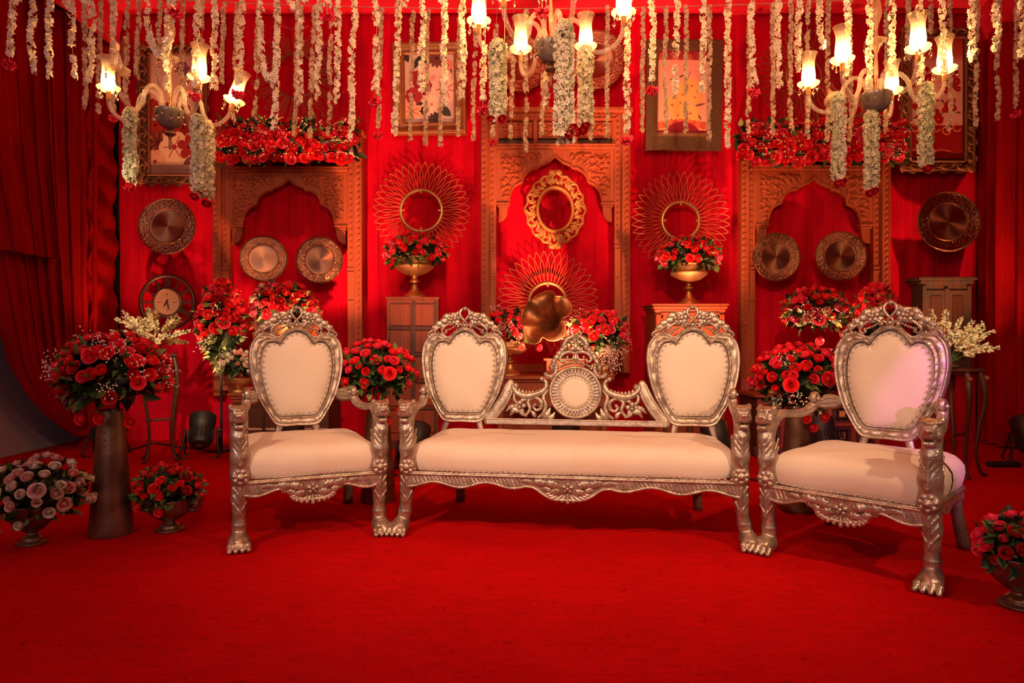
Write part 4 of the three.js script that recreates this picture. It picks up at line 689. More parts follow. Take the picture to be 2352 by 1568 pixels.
const PRINTS = [
  printTex(440, 1080, (c, w, h) => {
    const g = c.createLinearGradient(0, 0, 0, h); g.addColorStop(0, '#cfa79a'); g.addColorStop(0.3, '#ecc3a4'); g.addColorStop(1, '#f0d0a6'); c.fillStyle = g; c.fillRect(0, 0, w, h);
    for (let k = 0; k < 14; k++) bloom(c, 40 + (k * 97) % 380, 470 + (k * 61) % 190, 80, 7, k % 2 ? '#8e1f20' : '#a83026', '#4a1011', k);
    bloom(c, 90, 790, 130, 8, '#8a4238', '#5a2018', 0.2, 0.25, '#3e1512'); bloom(c, 245, 830, 150, 6, '#f2d3a8', '#a6302a', 0.5, 0.5, '#b23b30'); bloom(c, 390, 830, 120, 5, '#a5302c', '#6a1714', 0); bloom(c, 60, 960, 110, 6, '#e8b48c', '#93402f', 0.3);
    leafPrint(c, 330, 1000, 150, 60, 0.9, '#7d4a3a'); leafPrint(c, 430, 700, 190, 60, -0.4, '#9b6a52'); bloom(c, 330, 130, 70, 6, '#7f5b60', '#40282b', 0.4); leafPrint(c, 300, 300, 40, 16, 0.8, '#33211f'); leafPrint(c, 320, 285, 40, 16, -0.6, '#33211f');
    c.fillStyle = '#a98578'; c.fillRect(0, h - 90, w, 90);
  }),
  printTex(520, 730, (c, w, h) => {
    c.fillStyle = '#d3bcb6'; c.fillRect(0, 0, w, h);
    for (const [x, y, l, b, r] of [[90, 160, 170, 60, 0.5], [40, 90, 150, 70, -0.4], [480, 210, 200, 80, -0.5], [500, 330, 180, 90, -1.2], [220, 150, 150, 60, 0.1], [330, 520, 190, 90, 0.8], [470, 640, 170, 90, -0.9], [210, 640, 200, 80, -0.5], [260, 420, 190, 80, 0.9], [300, 700, 200, 90, 0.2]]) leafPrint(c, x, y, l, b, r, '#2c332b');
    bloom(c, 290, 250, 190, 6, '#e9c8bd', '#d3a294', 0.2, 0.5); bloom(c, 420, 360, 150, 7, '#edd0c4', '#b23a3a', 0.1, 0.34, '#bb4140'); bloom(c, 120, 250, 80, 9, '#9c1c22', '#5e0d12', 0.2); bloom(c, 180, 330, 100, 9, '#8a1a20', '#5e0d12', 0.8); bloom(c, 90, 430, 90, 9, '#a82228', '#5e0d12', 0.4);
    bloom(c, 330, 50, 100, 12, '#6d3a35', '#2e1616', 0, 0.22); bloom(c, 270, 520, 110, 12, '#f0d9c8', '#c78c78', 0.4, 0.2); bloom(c, 70, 590, 110, 7, '#e6b08e', '#a43a32', 0.2, 0.34, '#b04a3a'); bloom(c, 440, 120, 60, 9, '#d98d80', '#8a3a34', 0.3); c.fillStyle = '#cfc0c2'; c.fillRect(0, h - 60, w, 60); bloom(c, 300, 680, 80, 12, '#3f2a26', '#241313', 0, 0.2);
  }),
  printTex(456, 780, (c, w, h) => {
    const g = c.createLinearGradient(0, 0, 0, h); g.addColorStop(0, '#e2a08e'); g.addColorStop(1, '#eeb79c'); c.fillStyle = g; c.fillRect(0, 0, w, h);
    c.fillStyle = '#8e1f30'; c.fillRect(0, 0, w, 50); for (let k = 0; k < 9; k++) { c.beginPath(); c.arc(k * 58, 58 + (k % 3) * 12, 40, 0, 7); c.fillStyle = k % 2 ? '#b4553f' : '#96322f'; c.fill(); }
    c.fillStyle = '#e2a08e'; c.fillRect(24, 92, w - 48, 120); c.strokeStyle = '#5b4030'; c.lineWidth = 5; c.beginPath(); c.moveTo(300, 190); c.quadraticCurveTo(250, 300, 240, 420); c.stroke();
    for (const [x, y, l, r] of [[60, 490, 80, 1.2], [110, 270, 50, 1.4], [330, 500, 110, 1.3], [400, 620, 80, -0.6], [130, 640, 70, 0.4], [200, 250, 50, 0.9], [300, 460, 60, 1.2]]) leafPrint(c, x, y, l, 18, r, '#6b5238');
    for (const [x, y, r] of [[240, 340, 52], [310, 320, 66], [230, 400, 74], [340, 420, 62], [140, 490, 74], [215, 470, 66], [300, 560, 84], [190, 580, 60], [360, 370, 50], [250, 520, 60]]) bloom(c, x, y, r, 5, '#f2b768', '#b5613c', x * 0.1, 0.62);
    for (let k = 0; k < 12; k++) { c.beginPath(); c.arc(10 + k * 41, 640 + Math.abs(k - 5.5) * 6, 34, 0, 7); c.fillStyle = k % 2 ? '#d7704c' : '#c4573f'; c.fill(); }
    c.beginPath(); c.moveTo(60, h - 40); c.bezierCurveTo(140, 600, 320, 600, 400, h - 40); c.fillStyle = '#8a1c33'; c.fill(); c.fillRect(0, h - 70, w, 70); c.fillStyle = '#b88a5c'; c.fillRect(0, h - 46, w, 46);
  }),
  printTex(468, 1080, (c, w, h) => {
    const g = c.createLinearGradient(0, 0, 0, h); g.addColorStop(0, '#a3281f'); g.addColorStop(0.16, '#c9543c'); g.addColorStop(0.22, '#e3a392'); g.addColorStop(0.75, '#eab6a2'); c.fillStyle = g; c.fillRect(0, 0, w, h);
    const r = rng(31);
    for (let k = 0; k < 26; k++) leafPrint(c, 60 + r() * 360, 300 + r() * 460, 50, 16, r() * 6, '#5a3a30');
    for (let k = 0; k < 46; k++) { const x = 40 + r() * 390, y = 300 + r() * 470; bloom(c, x, y, 24 + r() * 26, 6, r() < 0.6 ? '#b01c22' : '#f0c09a', r() < 0.5 ? '#e8a060' : '#7c1216', r() * 6, 0.6); }
    c.fillStyle = '#9c1a1c'; c.fillRect(0, h - 290, w, 290); c.strokeStyle = '#e08a4a'; c.lineWidth = 12;
    for (let k = 0; k < 5; k++) { c.beginPath(); c.arc(60 + k * 90, h - 270 + (k % 2) * 26, 34, 0.3, 5.2); c.stroke(); }
    c.strokeStyle = '#d9824a'; c.lineWidth = 8; c.beginPath(); c.moveTo(0, h - 60); c.bezierCurveTo(120, h - 110, 200, h - 20, 234, h - 60); c.bezierCurveTo(300, h - 110, 380, h - 20, w, h - 60); c.stroke();
  }),
];
function picture(label, k, o, i, d, frameFn, tilt = 0) {
  const cx = (o[0] + o[2]) / 2, cy = (o[1] + o[3]) / 2, t = thing('framed_print', label, 'picture', at(cx, cy, d), 0, 'framed flower prints'), w = M(o[2] - o[0], d), h = M(o[3] - o[1], d), iw = M(i[2] - i[0], d), ih = M(i[3] - i[1], d), ox = M((i[0] + i[2]) / 2 - cx, d), oy = M(cy - (i[1] + i[3]) / 2, d);
  part('print', new THREE.BoxGeometry(iw + 0.02, ih + 0.02, 0.012).translate(ox, oy, 0), phys([1, 1, 1], 0.35, { map: PRINTS[k] }), t);
  part('backing_board', box(w * 0.96, h * 0.96, 0.015, 0, 0, -0.02), MAT.woodDark, t);
  frameFn(t, w, h, iw, ih, ox, oy); t.rotation.z = tilt;
  return t;
}
function bar(len, prof, m) {                               // mitred moulding: prof = [across, height] from the outer edge in
  const n = prof.length - 1, wd = prof[n][0];
  return grid(1, n, (u, v) => { const [s, z] = prof[Math.round(v * n)]; return [(u - 0.5) * (len - 2 * s), -s, z, u * len, s]; });
}
function moulded(t, w, h, fw, prof, m) {
  for (const [len, rot, x, y] of [[w, 0, 0, h / 2], [h, Math.PI / 2, -w / 2, 0], [w, Math.PI, 0, -h / 2], [h, -Math.PI / 2, w / 2, 0]]) { const g = bar(len, prof.map(([s, z]) => [s * fw, z])); const b = part('frame_bar', uvPos(g), m, t); b.material.side = THREE.DoubleSide; b.rotation.z = rot; b.position.set(x, y, 0); }
}
const ORNATE = (t, w, h, iw, ih) => {
  const fw = (w - iw) / 2, fh = (h - ih) / 2, z = 0.02;
  for (const [len, rot, x, y, f] of [[w, 0, 0, h / 2, fh], [h, Math.PI / 2, -w / 2, 0, fw], [w, Math.PI, 0, -h / 2, fh], [h, -Math.PI / 2, w / 2, 0, fw]]) {
    const g = [sweep([[-len / 2 + 0.02, -0.018, z], [len / 2 - 0.02, -0.018, z]], 0.016, { seg: 4, rad: 6 }), sweep([[-len / 2 + f, -f + 0.014, z + 0.01], [len / 2 - f, -f + 0.014, z + 0.01]], 0.015, { seg: 4, rad: 6 }), box(len - f, f * 0.86, 0.012, 0, -f / 2, -0.006, 0.002)];
    const n = Math.max(3, Math.round(len / 0.17));
    for (let k = 0; k < n; k++) { const x0 = lerp(-len / 2 + f * 0.6, len / 2 - f * 0.6, (k + 0.5) / n), q = k % 2 ? 1 : -1, s = f / 0.1; g.push(sweep([[x0 - 0.075, -f * 0.75, z], [x0 - 0.03, -f * 0.25, z + 0.012], [x0 + 0.03 * s, -f * 0.3, z + 0.012], [x0 + 0.035, -f * 0.6, z + 0.01], [x0 + 0.005, -f * 0.55, z + 0.008]], [0.008, 0.014, 0.014, 0.011, 0.008], { seg: 20, rad: 6 }), foil([x0 + 0.03, -f * 0.7, z], [x0 + 0.09, -f * 0.35, z + 0.008], 0.022, { seg: 8, bend: 0.2 * q }), foil([x0 - 0.02, -f * 0.05, z], [x0 + 0.05, f * 0.06, z], 0.014, { seg: 8 })); }
    g.push(foil([-len / 2, -f * 0.2, z], [-len / 2 + f * 0.9, -f * 0.5, z + 0.01], 0.04, { seg: 10 }));
    const b = part('carved_bar', uvPos(merge(g)), MAT.frameBronze, t); b.rotation.z = rot; b.position.set(x, y, 0);
  }
};
picture('tall print of big red and cream flowers in an ornate frame behind the left chandelier', 0, [320, 105, 480, 426], [346, 130, 446, 400], 6.86, ORNATE);
picture('print of pale lilies and dark leaves in a plain moulded wooden frame', 1, [903, 100, 1071, 310], [933, 127, 1045, 286], 6.88, (t, w, h, iw, ih) => moulded(t, w, h, (w - iw) / 2, [[0, -0.03], [0, 0.03], [0.08, 0.042], [0.3, 0.045], [0.36, 0.03], [0.7, 0.02], [0.78, 0.03], [0.92, 0.03], [1, 0.012], [1, -0.02]], MAT.frameWood), 0.01);
picture('print of yellow orchids over a maroon band in a flat glittering brown frame', 2, [1482, 95, 1656, 347], [1509, 118, 1623, 316], 6.88, (t, w, h, iw, ih, ox, oy) => {
  const L = w / 2 + (ox - iw / 2), R = w / 2 - (ox + iw / 2), Tp = h / 2 - (oy + ih / 2), B = h / 2 + (oy - ih / 2);
  part('frame_bar', uvPos(box(w, Tp, 0.05, 0, h / 2 - Tp / 2, 0.01, 0.004)), MAT.frameGlitter, t); part('frame_bar', uvPos(box(w, B, 0.05, 0, -h / 2 + B / 2, 0.01, 0.004)), MAT.frameGlitter, t);
  part('frame_bar', uvPos(box(L, ih, 0.05, -w / 2 + L / 2, oy, 0.01, 0.004)), MAT.frameGlitter, t); part('frame_bar', uvPos(box(R, ih, 0.05, w / 2 - R / 2, oy, 0.01, 0.004)), MAT.frameGlitter, t);
}, -0.012);
picture('print of small red blossoms in an ornate frame behind the right chandelier', 3, [2063, 66, 2236, 396], [2086, 86, 2206, 362], 6.86, ORNATE);

// ------------------------------------------------------------------ open iron clock
{
  const d = 6.84, t = thing('wall_clock', 'round open iron clock with roman numerals and a tan dial on the left wall', 'clock', at(385, 694, d)), R = M(61, d), r = M(28, d);
  part('outer_ring', uvPos(merge([new THREE.TorusGeometry(R, 0.016, 8, 72), new THREE.CylinderGeometry(R + 0.012, R + 0.012, 0.05, 72, 1, true).rotateX(Math.PI / 2)])), MAT.clockIron, t);
  part('inner_ring', uvPos(new THREE.TorusGeometry(r + 0.016, 0.016, 8, 56)), MAT.clockIron, t);
  part('dial', uvPos(new THREE.CylinderGeometry(r + 0.004, r + 0.004, 0.02, 56).rotateX(Math.PI / 2)), MAT.clockFace, t);
  const ticks = []; for (let k = 0; k < 12; k++) { const a = k / 12 * 6.283; ticks.push(mv(box(0.004, k % 3 ? 0.008 : 0.045, 0.003, 0, 0, 0, 0.001), Math.sin(a) * r * 0.6, Math.cos(a) * r * 0.6, 0.011, 0, 0, -a)); }
  part('dial_mark', merge(ticks), MAT.clockIron, t, 'stuff');
  const glyph = { I: [[0, 0]], V: [[-0.5, 0.16], [0.5, -0.16]], X: [[0, 0.32], [0, -0.32]] }, wd = { I: 0.45, V: 1.0, X: 1.0 };
  ['XII', 'I', 'II', 'III', 'IIII', 'V', 'VI', 'VII', 'VIII', 'IX', 'X', 'XI'].forEach((s, k) => {
    const g = [], H = R - r - 0.04, u = 0.026, total = [...s].reduce((q, ch) => q + wd[ch] * u, 0); let x = -total / 2;
    for (const ch of s) { x += wd[ch] * u / 2; for (const [dx, sk] of glyph[ch]) g.push(mv(box(0.009, H, 0.012, 0, 0, 0, 0.002), x + dx * u * 0.45, 0, 0, 0, 0, sk * 0.42)); x += wd[ch] * u / 2; }
    const a = k / 12 * 6.2832, m = part('numeral', merge(g), MAT.clockIron, t); m.position.set(Math.sin(a) * (r + R) / 2, Math.cos(a) * (r + R) / 2, 0); m.rotation.z = -a;
  });
  const hand = (name, ang, len, w) => { const m = part(name, merge([sweep([[0, -0.02, 0], [0, len * 0.55, 0], [0, len, 0]], [w * 0.6, w, 0.002], { flat: 0.3, seg: 8, rad: 6 }), ball(0, 0, 0, 0.010, 7, [1, 1, 0.4])]), MAT.black, t); m.position.z = 0.018; m.rotation.z = -ang; };
  hand('hour_hand', 3.75, 0.058, 0.009); hand('minute_hand', 2.84, 0.085, 0.006);
}
// ------------------------------------------------------------------ lamps on the floor that wash the wall
function makePar() {
  const t = thing('par_light', 'x', 'stage light');
  const can = new THREE.Group(); can.name = 'lamp_head'; can.position.set(0, 0.23, 0); can.rotation.x = -0.62; t.add(can);   // beam along +y of the head, tipped to the wall
  part('can_body', smoothLathe([[0.02, -0.15], [0.075, -0.145], [0.092, -0.11], [0.096, 0.0], [0.108, 0.06], [0.112, 0.13], [0.104, 0.135], [0.100, 0.06]], 36, 3), MAT.black, can);
  for (let k = 0; k < 18; k++) { const a = k / 18 * 6.283; part('cooling_fin', box(0.006, 0.10, 0.016, Math.cos(a) * 0.1, -0.055, 0, 0.002).translate(0, 0, 0), MAT.black, can).rotation.y = 0; can.children[can.children.length - 1].geometry = mv(box(0.016, 0.10, 0.005, 0.100, -0.055, 0, 0.002), 0, 0, 0, 0, a, 0); }
  part('lens', smoothLathe([[0.0001, 0.118], [0.06, 0.115], [0.10, 0.100]], 32, 2), MAT.lens, can);
  part('plug_panel', box(0.05, 0.006, 0.03, 0, -0.152, 0, 0.002), MAT.clockIron, can);
  part('yoke', sweep([[-0.13, 0.24, 0], [-0.14, 0.12, 0.06], [-0.15, 0.015, 0.12], [0.15, 0.015, 0.12], [0.14, 0.12, 0.06], [0.13, 0.24, 0]], 0.011, { seg: 60, rad: 4, frenet: false, ref: V(0, 0.6, 1).normalize() }), MAT.black, t);
  part('foot_bar', sweep([[-0.13, 0.24, 0], [-0.14, 0.1, -0.06], [-0.15, 0.012, -0.10], [0.15, 0.012, -0.10], [0.14, 0.1, -0.06], [0.13, 0.24, 0]], 0.009, { seg: 60, rad: 4, ref: V(0, 0.6, -1).normalize() }), MAT.black, t);
  part('tilt_knob', mv(new THREE.CylinderGeometry(0.022, 0.022, 0.03, 10), 0.15, 0.23, 0, 0, 0, Math.PI / 2), MAT.black, t);
  return t;
}
{
  const P0 = makePar(); let first = true;
  const put = (x, z, turn, label, I, tx, ty, ang = 0.62) => {
    const o = first ? P0 : copyOf(P0, [0, 0, 0]); first = false; o.position.set(x, 0, z); o.rotation.y = turn; tag(o, label, 'stage light', 'black stage lights on the carpet');
    const v = V(0, 0.23 + 0.13 * Math.cos(0.62), -0.13 * Math.sin(0.62)).applyAxisAngle(V(0, 1, 0), turn); v.x += x; v.z += z;
    spot('par_beam', [v.x, v.y, v.z], [tx, ty + 0.3, WZ], PARC, I * 2.65, ang * 0.82, 0.9, 2);
  };
  put(-2.74, -6.02, 0.25, 'black finned stage light on the carpet just left of the left armchair', 7, -2.75, 2.9, 0.60);
  put(-3.62, -6.1, 0.1, 'black stage light half hidden behind the tall conical vase', 4.5, -3.75, 2.8, 0.60);
  put(2.62, -5.75, -0.1, 'black stage light on the carpet seen under the right armchair arm', 15, 2.9, 2.7, 0.68);
  put(4.35, -5.75, -0.3, 'black stage light at the right edge near the corner curtain', 7, 4.0, 2.6, 0.62);
  put(-1.75, -5.35, 0.2, 'black stage light on the carpet hidden behind the left armchair', 15, -1.95, 2.4, 0.66);
  put(-0.75, -5.3, 0, 'black stage light on the carpet behind the left end of the sofa', 6, -0.8, 2.7, 0.60);
  put(0.42, -5.25, 0, 'black stage light on the carpet behind the sofa middle', 19, 0.45, 2.4, 0.60);
  put(1.62, -5.4, 0, 'black stage light on the carpet behind the right end of the sofa', 14, 1.75, 2.6, 0.66);
}
function cable(label, pts, r = 0.008) { const o = part('power_cable', sweep(pts, r, { seg: pts.length * 8, rad: 6, ref: V(0, 1, 0) }), MAT.black, scene); tag(o, label, 'cable'); return o; }
cable('black cable running over the carpet behind the conical vase to the finned stage light', [at(215, 1030, 6.3), at(300, 1028, 6.35), at(350, 1015, 6.7), at(410, 1022, 6.5), at(470, 1030, 6.3)].map((p) => V(p.x, 0.012, p.z)));
cable('black cable lying on the carpet between the left armchair and the sofa', [[-1.25, 0.012, -5.2], [-0.98, 0.012, -5.45], [-0.75, 0.012, -5.4], [-0.5, 0.012, -5.6]]);
cable('black cable lying on the carpet between the sofa and the right armchair', [[1.75, 0.012, -5.0], [1.95, 0.012, -4.85], [2.2, 0.012, -5.0], [2.6, 0.012, -5.6]]);
{
  const o = part('adaptor', box(0.26, 0.04, 0.08, 4.0, 0.022, -5.55, 0.015), MAT.black, scene); tag(o, 'flat black power adaptor on the carpet near the right corner', 'adaptor');
}

// ------------------------------------------------------------------ cabinets, tables and stands
{
  // tall panelled cabinet behind the gap between left armchair and sofa
  const d = 6.42, w = M(119, d), h = 1.05 + M(775 - 687, d), t = thing('wooden_cabinet', 'tall reddish wooden cabinet with crossed panel bars under the left back urn', 'cabinet', [at(943, 700, d).x, 0, -d - 0.22], 0.08, 'wooden cabinets against the backdrop');
  const D = 0.4;
  part('carcass', uvPos(box(w, h - 0.06, D, 0, (h + 0.06) / 2 - 0.0, 0, 0.006)), MAT.wood, t);
  part('plinth', uvPos(box(w * 0.98, 0.09, D, 0, 0.045, 0, 0.006)), MAT.woodDark, t);
  part('top_board', uvPos(box(w + 0.02, 0.024, D + 0.02, 0, h + 0.012, 0, 0.006)), MAT.wood, t);
  const rows = 5, ph = (h - 0.15) / rows;
  for (let k = 0; k < rows; k++) for (const s of [-1, 1]) { const p = part('door_panel', uvPos(box(w * 0.40, ph - 0.05, 0.02, s * w * 0.235, 0.13 + ph * (k + 0.5), D / 2 + 0.008, 0.006)), MAT.wood, t); }
  part('upright_bar', uvPos(box(0.035, h - 0.1, 0.02, 0.012, h / 2 + 0.02, D / 2 + 0.010, 0.004)), MAT.woodDark, t);
  part('upright_bar', uvPos(box(0.03, h - 0.1, 0.02, w / 2 - 0.03, h / 2 + 0.02, D / 2 + 0.010, 0.004)), MAT.woodDark, t);
  for (let k = 1; k < rows; k++) part('cross_bar', uvPos(box(w * 0.94, 0.026, 0.016, 0, 0.13 + ph * k, D / 2 + 0.010, 0.004)), MAT.woodDark, t);
}
{
  const d = 6.30, w = M(160, d), h = 1.05 + M(775 - 697, d), D = 0.42, t = thing('wooden_cabinet', 'carved wooden cabinet with moulded cornice under the right back urn', 'cabinet', [at(1585, 700, d).x, 0, -d - 0.22], 0, 'wooden cabinets against the backdrop');
  part('carcass', uvPos(box(w, h - 0.07, D, 0, (h - 0.07) / 2, 0, 0.006)), MAT.wood, t);
  part('cornice', uvPos(merge([box(w + 0.07, 0.018, D + 0.07, 0, h - 0.009, 0, 0.006), box(w + 0.05, 0.03, D + 0.05, 0, h - 0.033, 0, 0.012), box(w + 0.02, 0.03, D + 0.02, 0, h - 0.06, 0, 0.010)])), MAT.wood, t);
  for (const s of [-1, 1]) part('stile', uvPos(box(0.07, h - 0.12, 0.02, s * (w / 2 - 0.04), h / 2 - 0.04, D / 2 + 0.008, 0.005)), MAT.wood, t);
  for (const s of [-1, 1]) {
    const p = part('door', uvPos(box(w * 0.36, h * 0.8, 0.016, s * w * 0.19, h * 0.47, D / 2 + 0.004, 0.004)), MAT.woodDark, t), g = [];
    for (let k = 0; k < 4; k++) { const y = h * (0.17 + k * 0.2); g.push(box(w * 0.28, h * 0.16, 0.012, s * w * 0.19, y, D / 2 + 0.016, 0.005), rosette(s * w * 0.19, y, D / 2 + 0.024, 0.035, 6)); }
    part('door_panel', uvPos(merge(g)), MAT.wood, p);
    part('knob', ball(s * w * 0.04, h * 0.5, D / 2 + 0.03, 0.014, 10), MAT.brass, p);
  }
  part('upper_rail', uvPos(box(w - 0.1, 0.06, 0.02, 0, h - 0.11, D / 2 + 0.008, 0.005)), MAT.wood, t);
}
{
  // distressed little cupboard on the right wall
  const d = 6.8, w = M(112, d), h = M(200, d), p = at(2168, 845, d), t = thing('wall_cupboard', 'small distressed two-door wooden cupboard on the right wall behind the cream flower spikes', 'cupboard', [p.x, p.y, -d - 0.05]);
  const D = 0.16;
  part('carcass', uvPos(box(w, h, D, 0, h / 2, 0, 0.005)), MAT.woodOld, t);
  part('cornice', uvPos(merge([box(w + 0.09, 0.03, D + 0.08, 0, h + 0.02, 0.0, 0.006), box(w + 0.04, 0.04, D + 0.04, 0, h - 0.012, 0, 0.008)])), MAT.woodOld, t);
  for (const s of [-1, 1]) {
    const dr = part('door', uvPos(box(w * 0.40, h * 0.86, 0.018, s * w * 0.225, h * 0.46, D / 2 + 0.006, 0.004)), MAT.woodOld, t);
    for (let k = 0; k < 2; k++) part('door_panel', uvPos(box(w * 0.24, h * 0.34, 0.016, s * w * 0.225, h * (0.27 + k * 0.39), D / 2 + 0.014, 0.008)), MAT.carvedDark, dr);
  }
  part('centre_post', uvPos(box(0.045, h * 0.9, 0.03, 0, h * 0.46, D / 2 + 0.008, 0.006)), MAT.woodOld, t);
  for (const s of [-1, 1]) part('side_post', uvPos(box(0.04, h * 0.94, 0.03, s * (w / 2 - 0.02), h * 0.47, D / 2 + 0.006, 0.006)), MAT.woodOld, t);
}
{
  // console table behind the sofa
  const d = 5.95, h = 1.05 - M(864 - 775, d), x0 = at(1128, 0, d).x, x1 = at(1412, 0, d).x, w = x1 - x0, D = 0.55, t = thing('console_table', 'carved wooden console table behind the sofa under the gramophone', 'table', [(x0 + x1) / 2, 0, -d - D / 2]);
  part('table_top', uvPos(merge([box(w, 0.03, D, 0, h - 0.015, 0, 0.008), box(w - 0.05, 0.025, D - 0.05, 0, h - 0.042, 0, 0.008)])), MAT.wood, t);
  const g = [box(w - 0.1, 0.22, 0.03, 0, h - 0.16, D / 2 - 0.06, 0.005)];
  for (let k = 0; k < 7; k++) g.push(rosette(lerp(-w / 2 + 0.12, w / 2 - 0.12, k / 6), h - 0.16, D / 2 - 0.042, 0.04, 6), foil([lerp(-w / 2 + 0.15, w / 2 - 0.2, k / 6), h - 0.2, D / 2 - 0.042], [lerp(-w / 2 + 0.22, w / 2 - 0.12, k / 6), h - 0.12, D / 2 - 0.042], 0.022));
  part('apron', uvPos(merge(g)), MAT.wood, t);
  for (const sx of [-1, 1]) for (const sz of [-1, 1]) part('leg', uvPos(mv(smoothLathe([[0.02, 0], [0.034, 0.03], [0.022, 0.10], [0.036, 0.2], [0.028, 0.3], [0.038, 0.36], [0.036, h - 0.06]], 16, 3), sx * (w / 2 - 0.08), 0, sz * (D / 2 - 0.08))), MAT.wood, t);
  part('lower_panel', uvPos(box(w - 0.2, h * 0.5, 0.03, 0, h * 0.36, -D / 2 + 0.1, 0.005)), MAT.wood, t);
}
{
  // painted dresser behind the right armchair
  const d = 6.0, h = 0.55, x0 = at(1738, 0, d).x, x1 = at(2020, 0, d).x, w = x1 - x0, D = 0.45, t = thing('painted_dresser', 'low dark dresser with painted flower tiles behind the right armchair', 'dresser', [(x0 + x1) / 2, 0, -d - D / 2]);
  part('carcass', uvPos(box(w, h - 0.1, D, 0, h / 2, 0, 0.006)), MAT.woodDark, t);
  part('dresser_top', uvPos(box(w + 0.05, 0.03, D + 0.04, 0, h - 0.015, 0, 0.008)), MAT.wood, t);
  part('plinth', uvPos(box(w + 0.05, 0.09, D + 0.03, 0, 0.045, 0, 0.012)), MAT.woodDark, t);
  const tile = printTex(128, 128, (c) => { c.fillStyle = '#1b1712'; c.fillRect(0, 0, 128, 128); for (let k = 0; k < 4; k++) leafPrint(c, 64, 64, 56, 16, k * 1.57 + 0.78, '#7d6a3a'); bloom(c, 64, 64, 36, 6, '#c8884a', '#8d2a18', 0.3); }), tm = phys([1, 1, 1], 0.3, { map: tile }), tg = new THREE.BoxGeometry(0.11, 0.11, 0.012);
  for (let j = 0; j < 2; j++) for (let k = 0; k < 5; k++) { const o = part('painted_tile', tg, tm, t); o.position.set(lerp(-w / 2 + 0.12, w / 2 - 0.12, k / 4), 0.19 + j * 0.19, D / 2 + 0.004); }
  for (let k = 0; k < 6; k++) part('stile', uvPos(box(0.035, h - 0.12, 0.02, lerp(-w / 2 + 0.02, w / 2 - 0.02, k / 5), h / 2 + 0.02, D / 2 + 0.006, 0.005)), MAT.wood, t);
  for (const y of [0.1, 0.285, 0.47]) part('rail', uvPos(box(w, 0.03, 0.02, 0, y, D / 2 + 0.007, 0.005)), MAT.wood, t);
}
{
  // small chest behind the left armchair
  const d = 5.85, h = 1.05 - M(908 - 775, d) + 0.02, x0 = at(530, 0, d).x, x1 = at(760, 0, d).x, w = x1 - x0, D = 0.42, t = thing('inlaid_chest', 'wooden chest with white inlaid star drawers behind the left armchair', 'chest', [(x0 + x1) / 2, 0, -d - D / 2]);
  part('carcass', uvPos(box(w - 0.04, h - 0.08, D, 0, h / 2 - 0.02, 0, 0.006)), MAT.woodDark, t);
  part('chest_top', uvPos(merge([box(w + 0.05, 0.025, D + 0.06, 0, h - 0.012, 0, 0.006), box(w + 0.01, 0.03, D + 0.03, 0, h - 0.04, 0, 0.010), box(w - 0.02, 0.03, D + 0.01, 0, h - 0.07, 0, 0.008)])), MAT.wood, t);
  part('plinth', uvPos(box(w, 0.07, D + 0.02, 0, 0.035, 0, 0.008)), MAT.woodDark, t);
  const inl = std([0.55, 0.42, 0.3], 0.5);
  for (let k = 0; k < 3; k++) {
    const x = lerp(-w / 2 + w / 6, w / 2 - w / 6, k / 2), dr = part('drawer', uvPos(box(w / 3 - 0.03, h - 0.22, 0.02, x, h / 2 - 0.02, D / 2 + 0.006, 0.005)), MAT.carvedDark, t), g = [];
    for (let q = 0; q < 4; q++) { const a = q * 1.5708; g.push(sweep([[x, h / 2 - 0.02, D / 2 + 0.018], [x + Math.cos(a) * (w / 6 - 0.02), h / 2 - 0.02 + Math.sin(a) * (h / 2 - 0.13), D / 2 + 0.018]], [0.014, 0.009], { seg: 3, rad: 5, flat: 0.4 })); }
    part('inlay', merge(g), inl, dr); part('knob', ball(x, h / 2 - 0.02, D / 2 + 0.026, 0.014, 10), MAT.brass, dr);
  }
}
function stand(label, px, pyTop, d, w, turn, knobs) {
  const h = 1.05 - M(pyTop - 775, d), t = thing('plant_stand', label, 'stand', [at(px, 0, d).x, 0, -d], turn);
  part('stand_top', uvPos(merge([box(w, 0.022, w, 0, h - 0.011, 0, 0.006), box(w - 0.05, 0.02, w - 0.05, 0, h - 0.03, 0, 0.006)])), MAT.woodDark, t);
  const L = uvPos(sweep([[0, h - 0.03, 0], [0.03, h - 0.14, 0], [0.035, h * 0.68, 0], [-0.005, h * 0.42, 0], [-0.02, h * 0.2, 0], [0.02, 0.02, 0], [0.045, 0.012, 0]], [0.020, 0.024, 0.018, 0.014, 0.012, 0.012, 0.012], { seg: 34, rad: 7 }));
  for (let k = 0; k < 4; k++) { const a = Math.PI / 4 + k * Math.PI / 2, m = part('leg', L, MAT.woodDark, t); m.position.set(Math.cos(a) * (w * 0.55), 0, -Math.sin(a) * (w * 0.55)); m.rotation.y = a; if (knobs) part('brass_knob', ball(Math.cos(a) * (w * 0.55 + 0.045), h - 0.07, -Math.sin(a) * (w * 0.55 + 0.045), 0.018, 10), MAT.brass, t); }
  part('stretcher', uvPos(box(w * 0.9, 0.02, 0.02, 0, h * 0.38, 0, 0.005)), MAT.woodDark, t);
  return t;
}
const standL = stand('slim dark wooden stand behind the tall conical vase of roses', 368, 812, 5.85, 0.26, 0.5, false);
const standR = stand('dark wooden stand with brass knobs behind the right armchair', 2205, 846, 5.2, 0.24, 0.55, true);

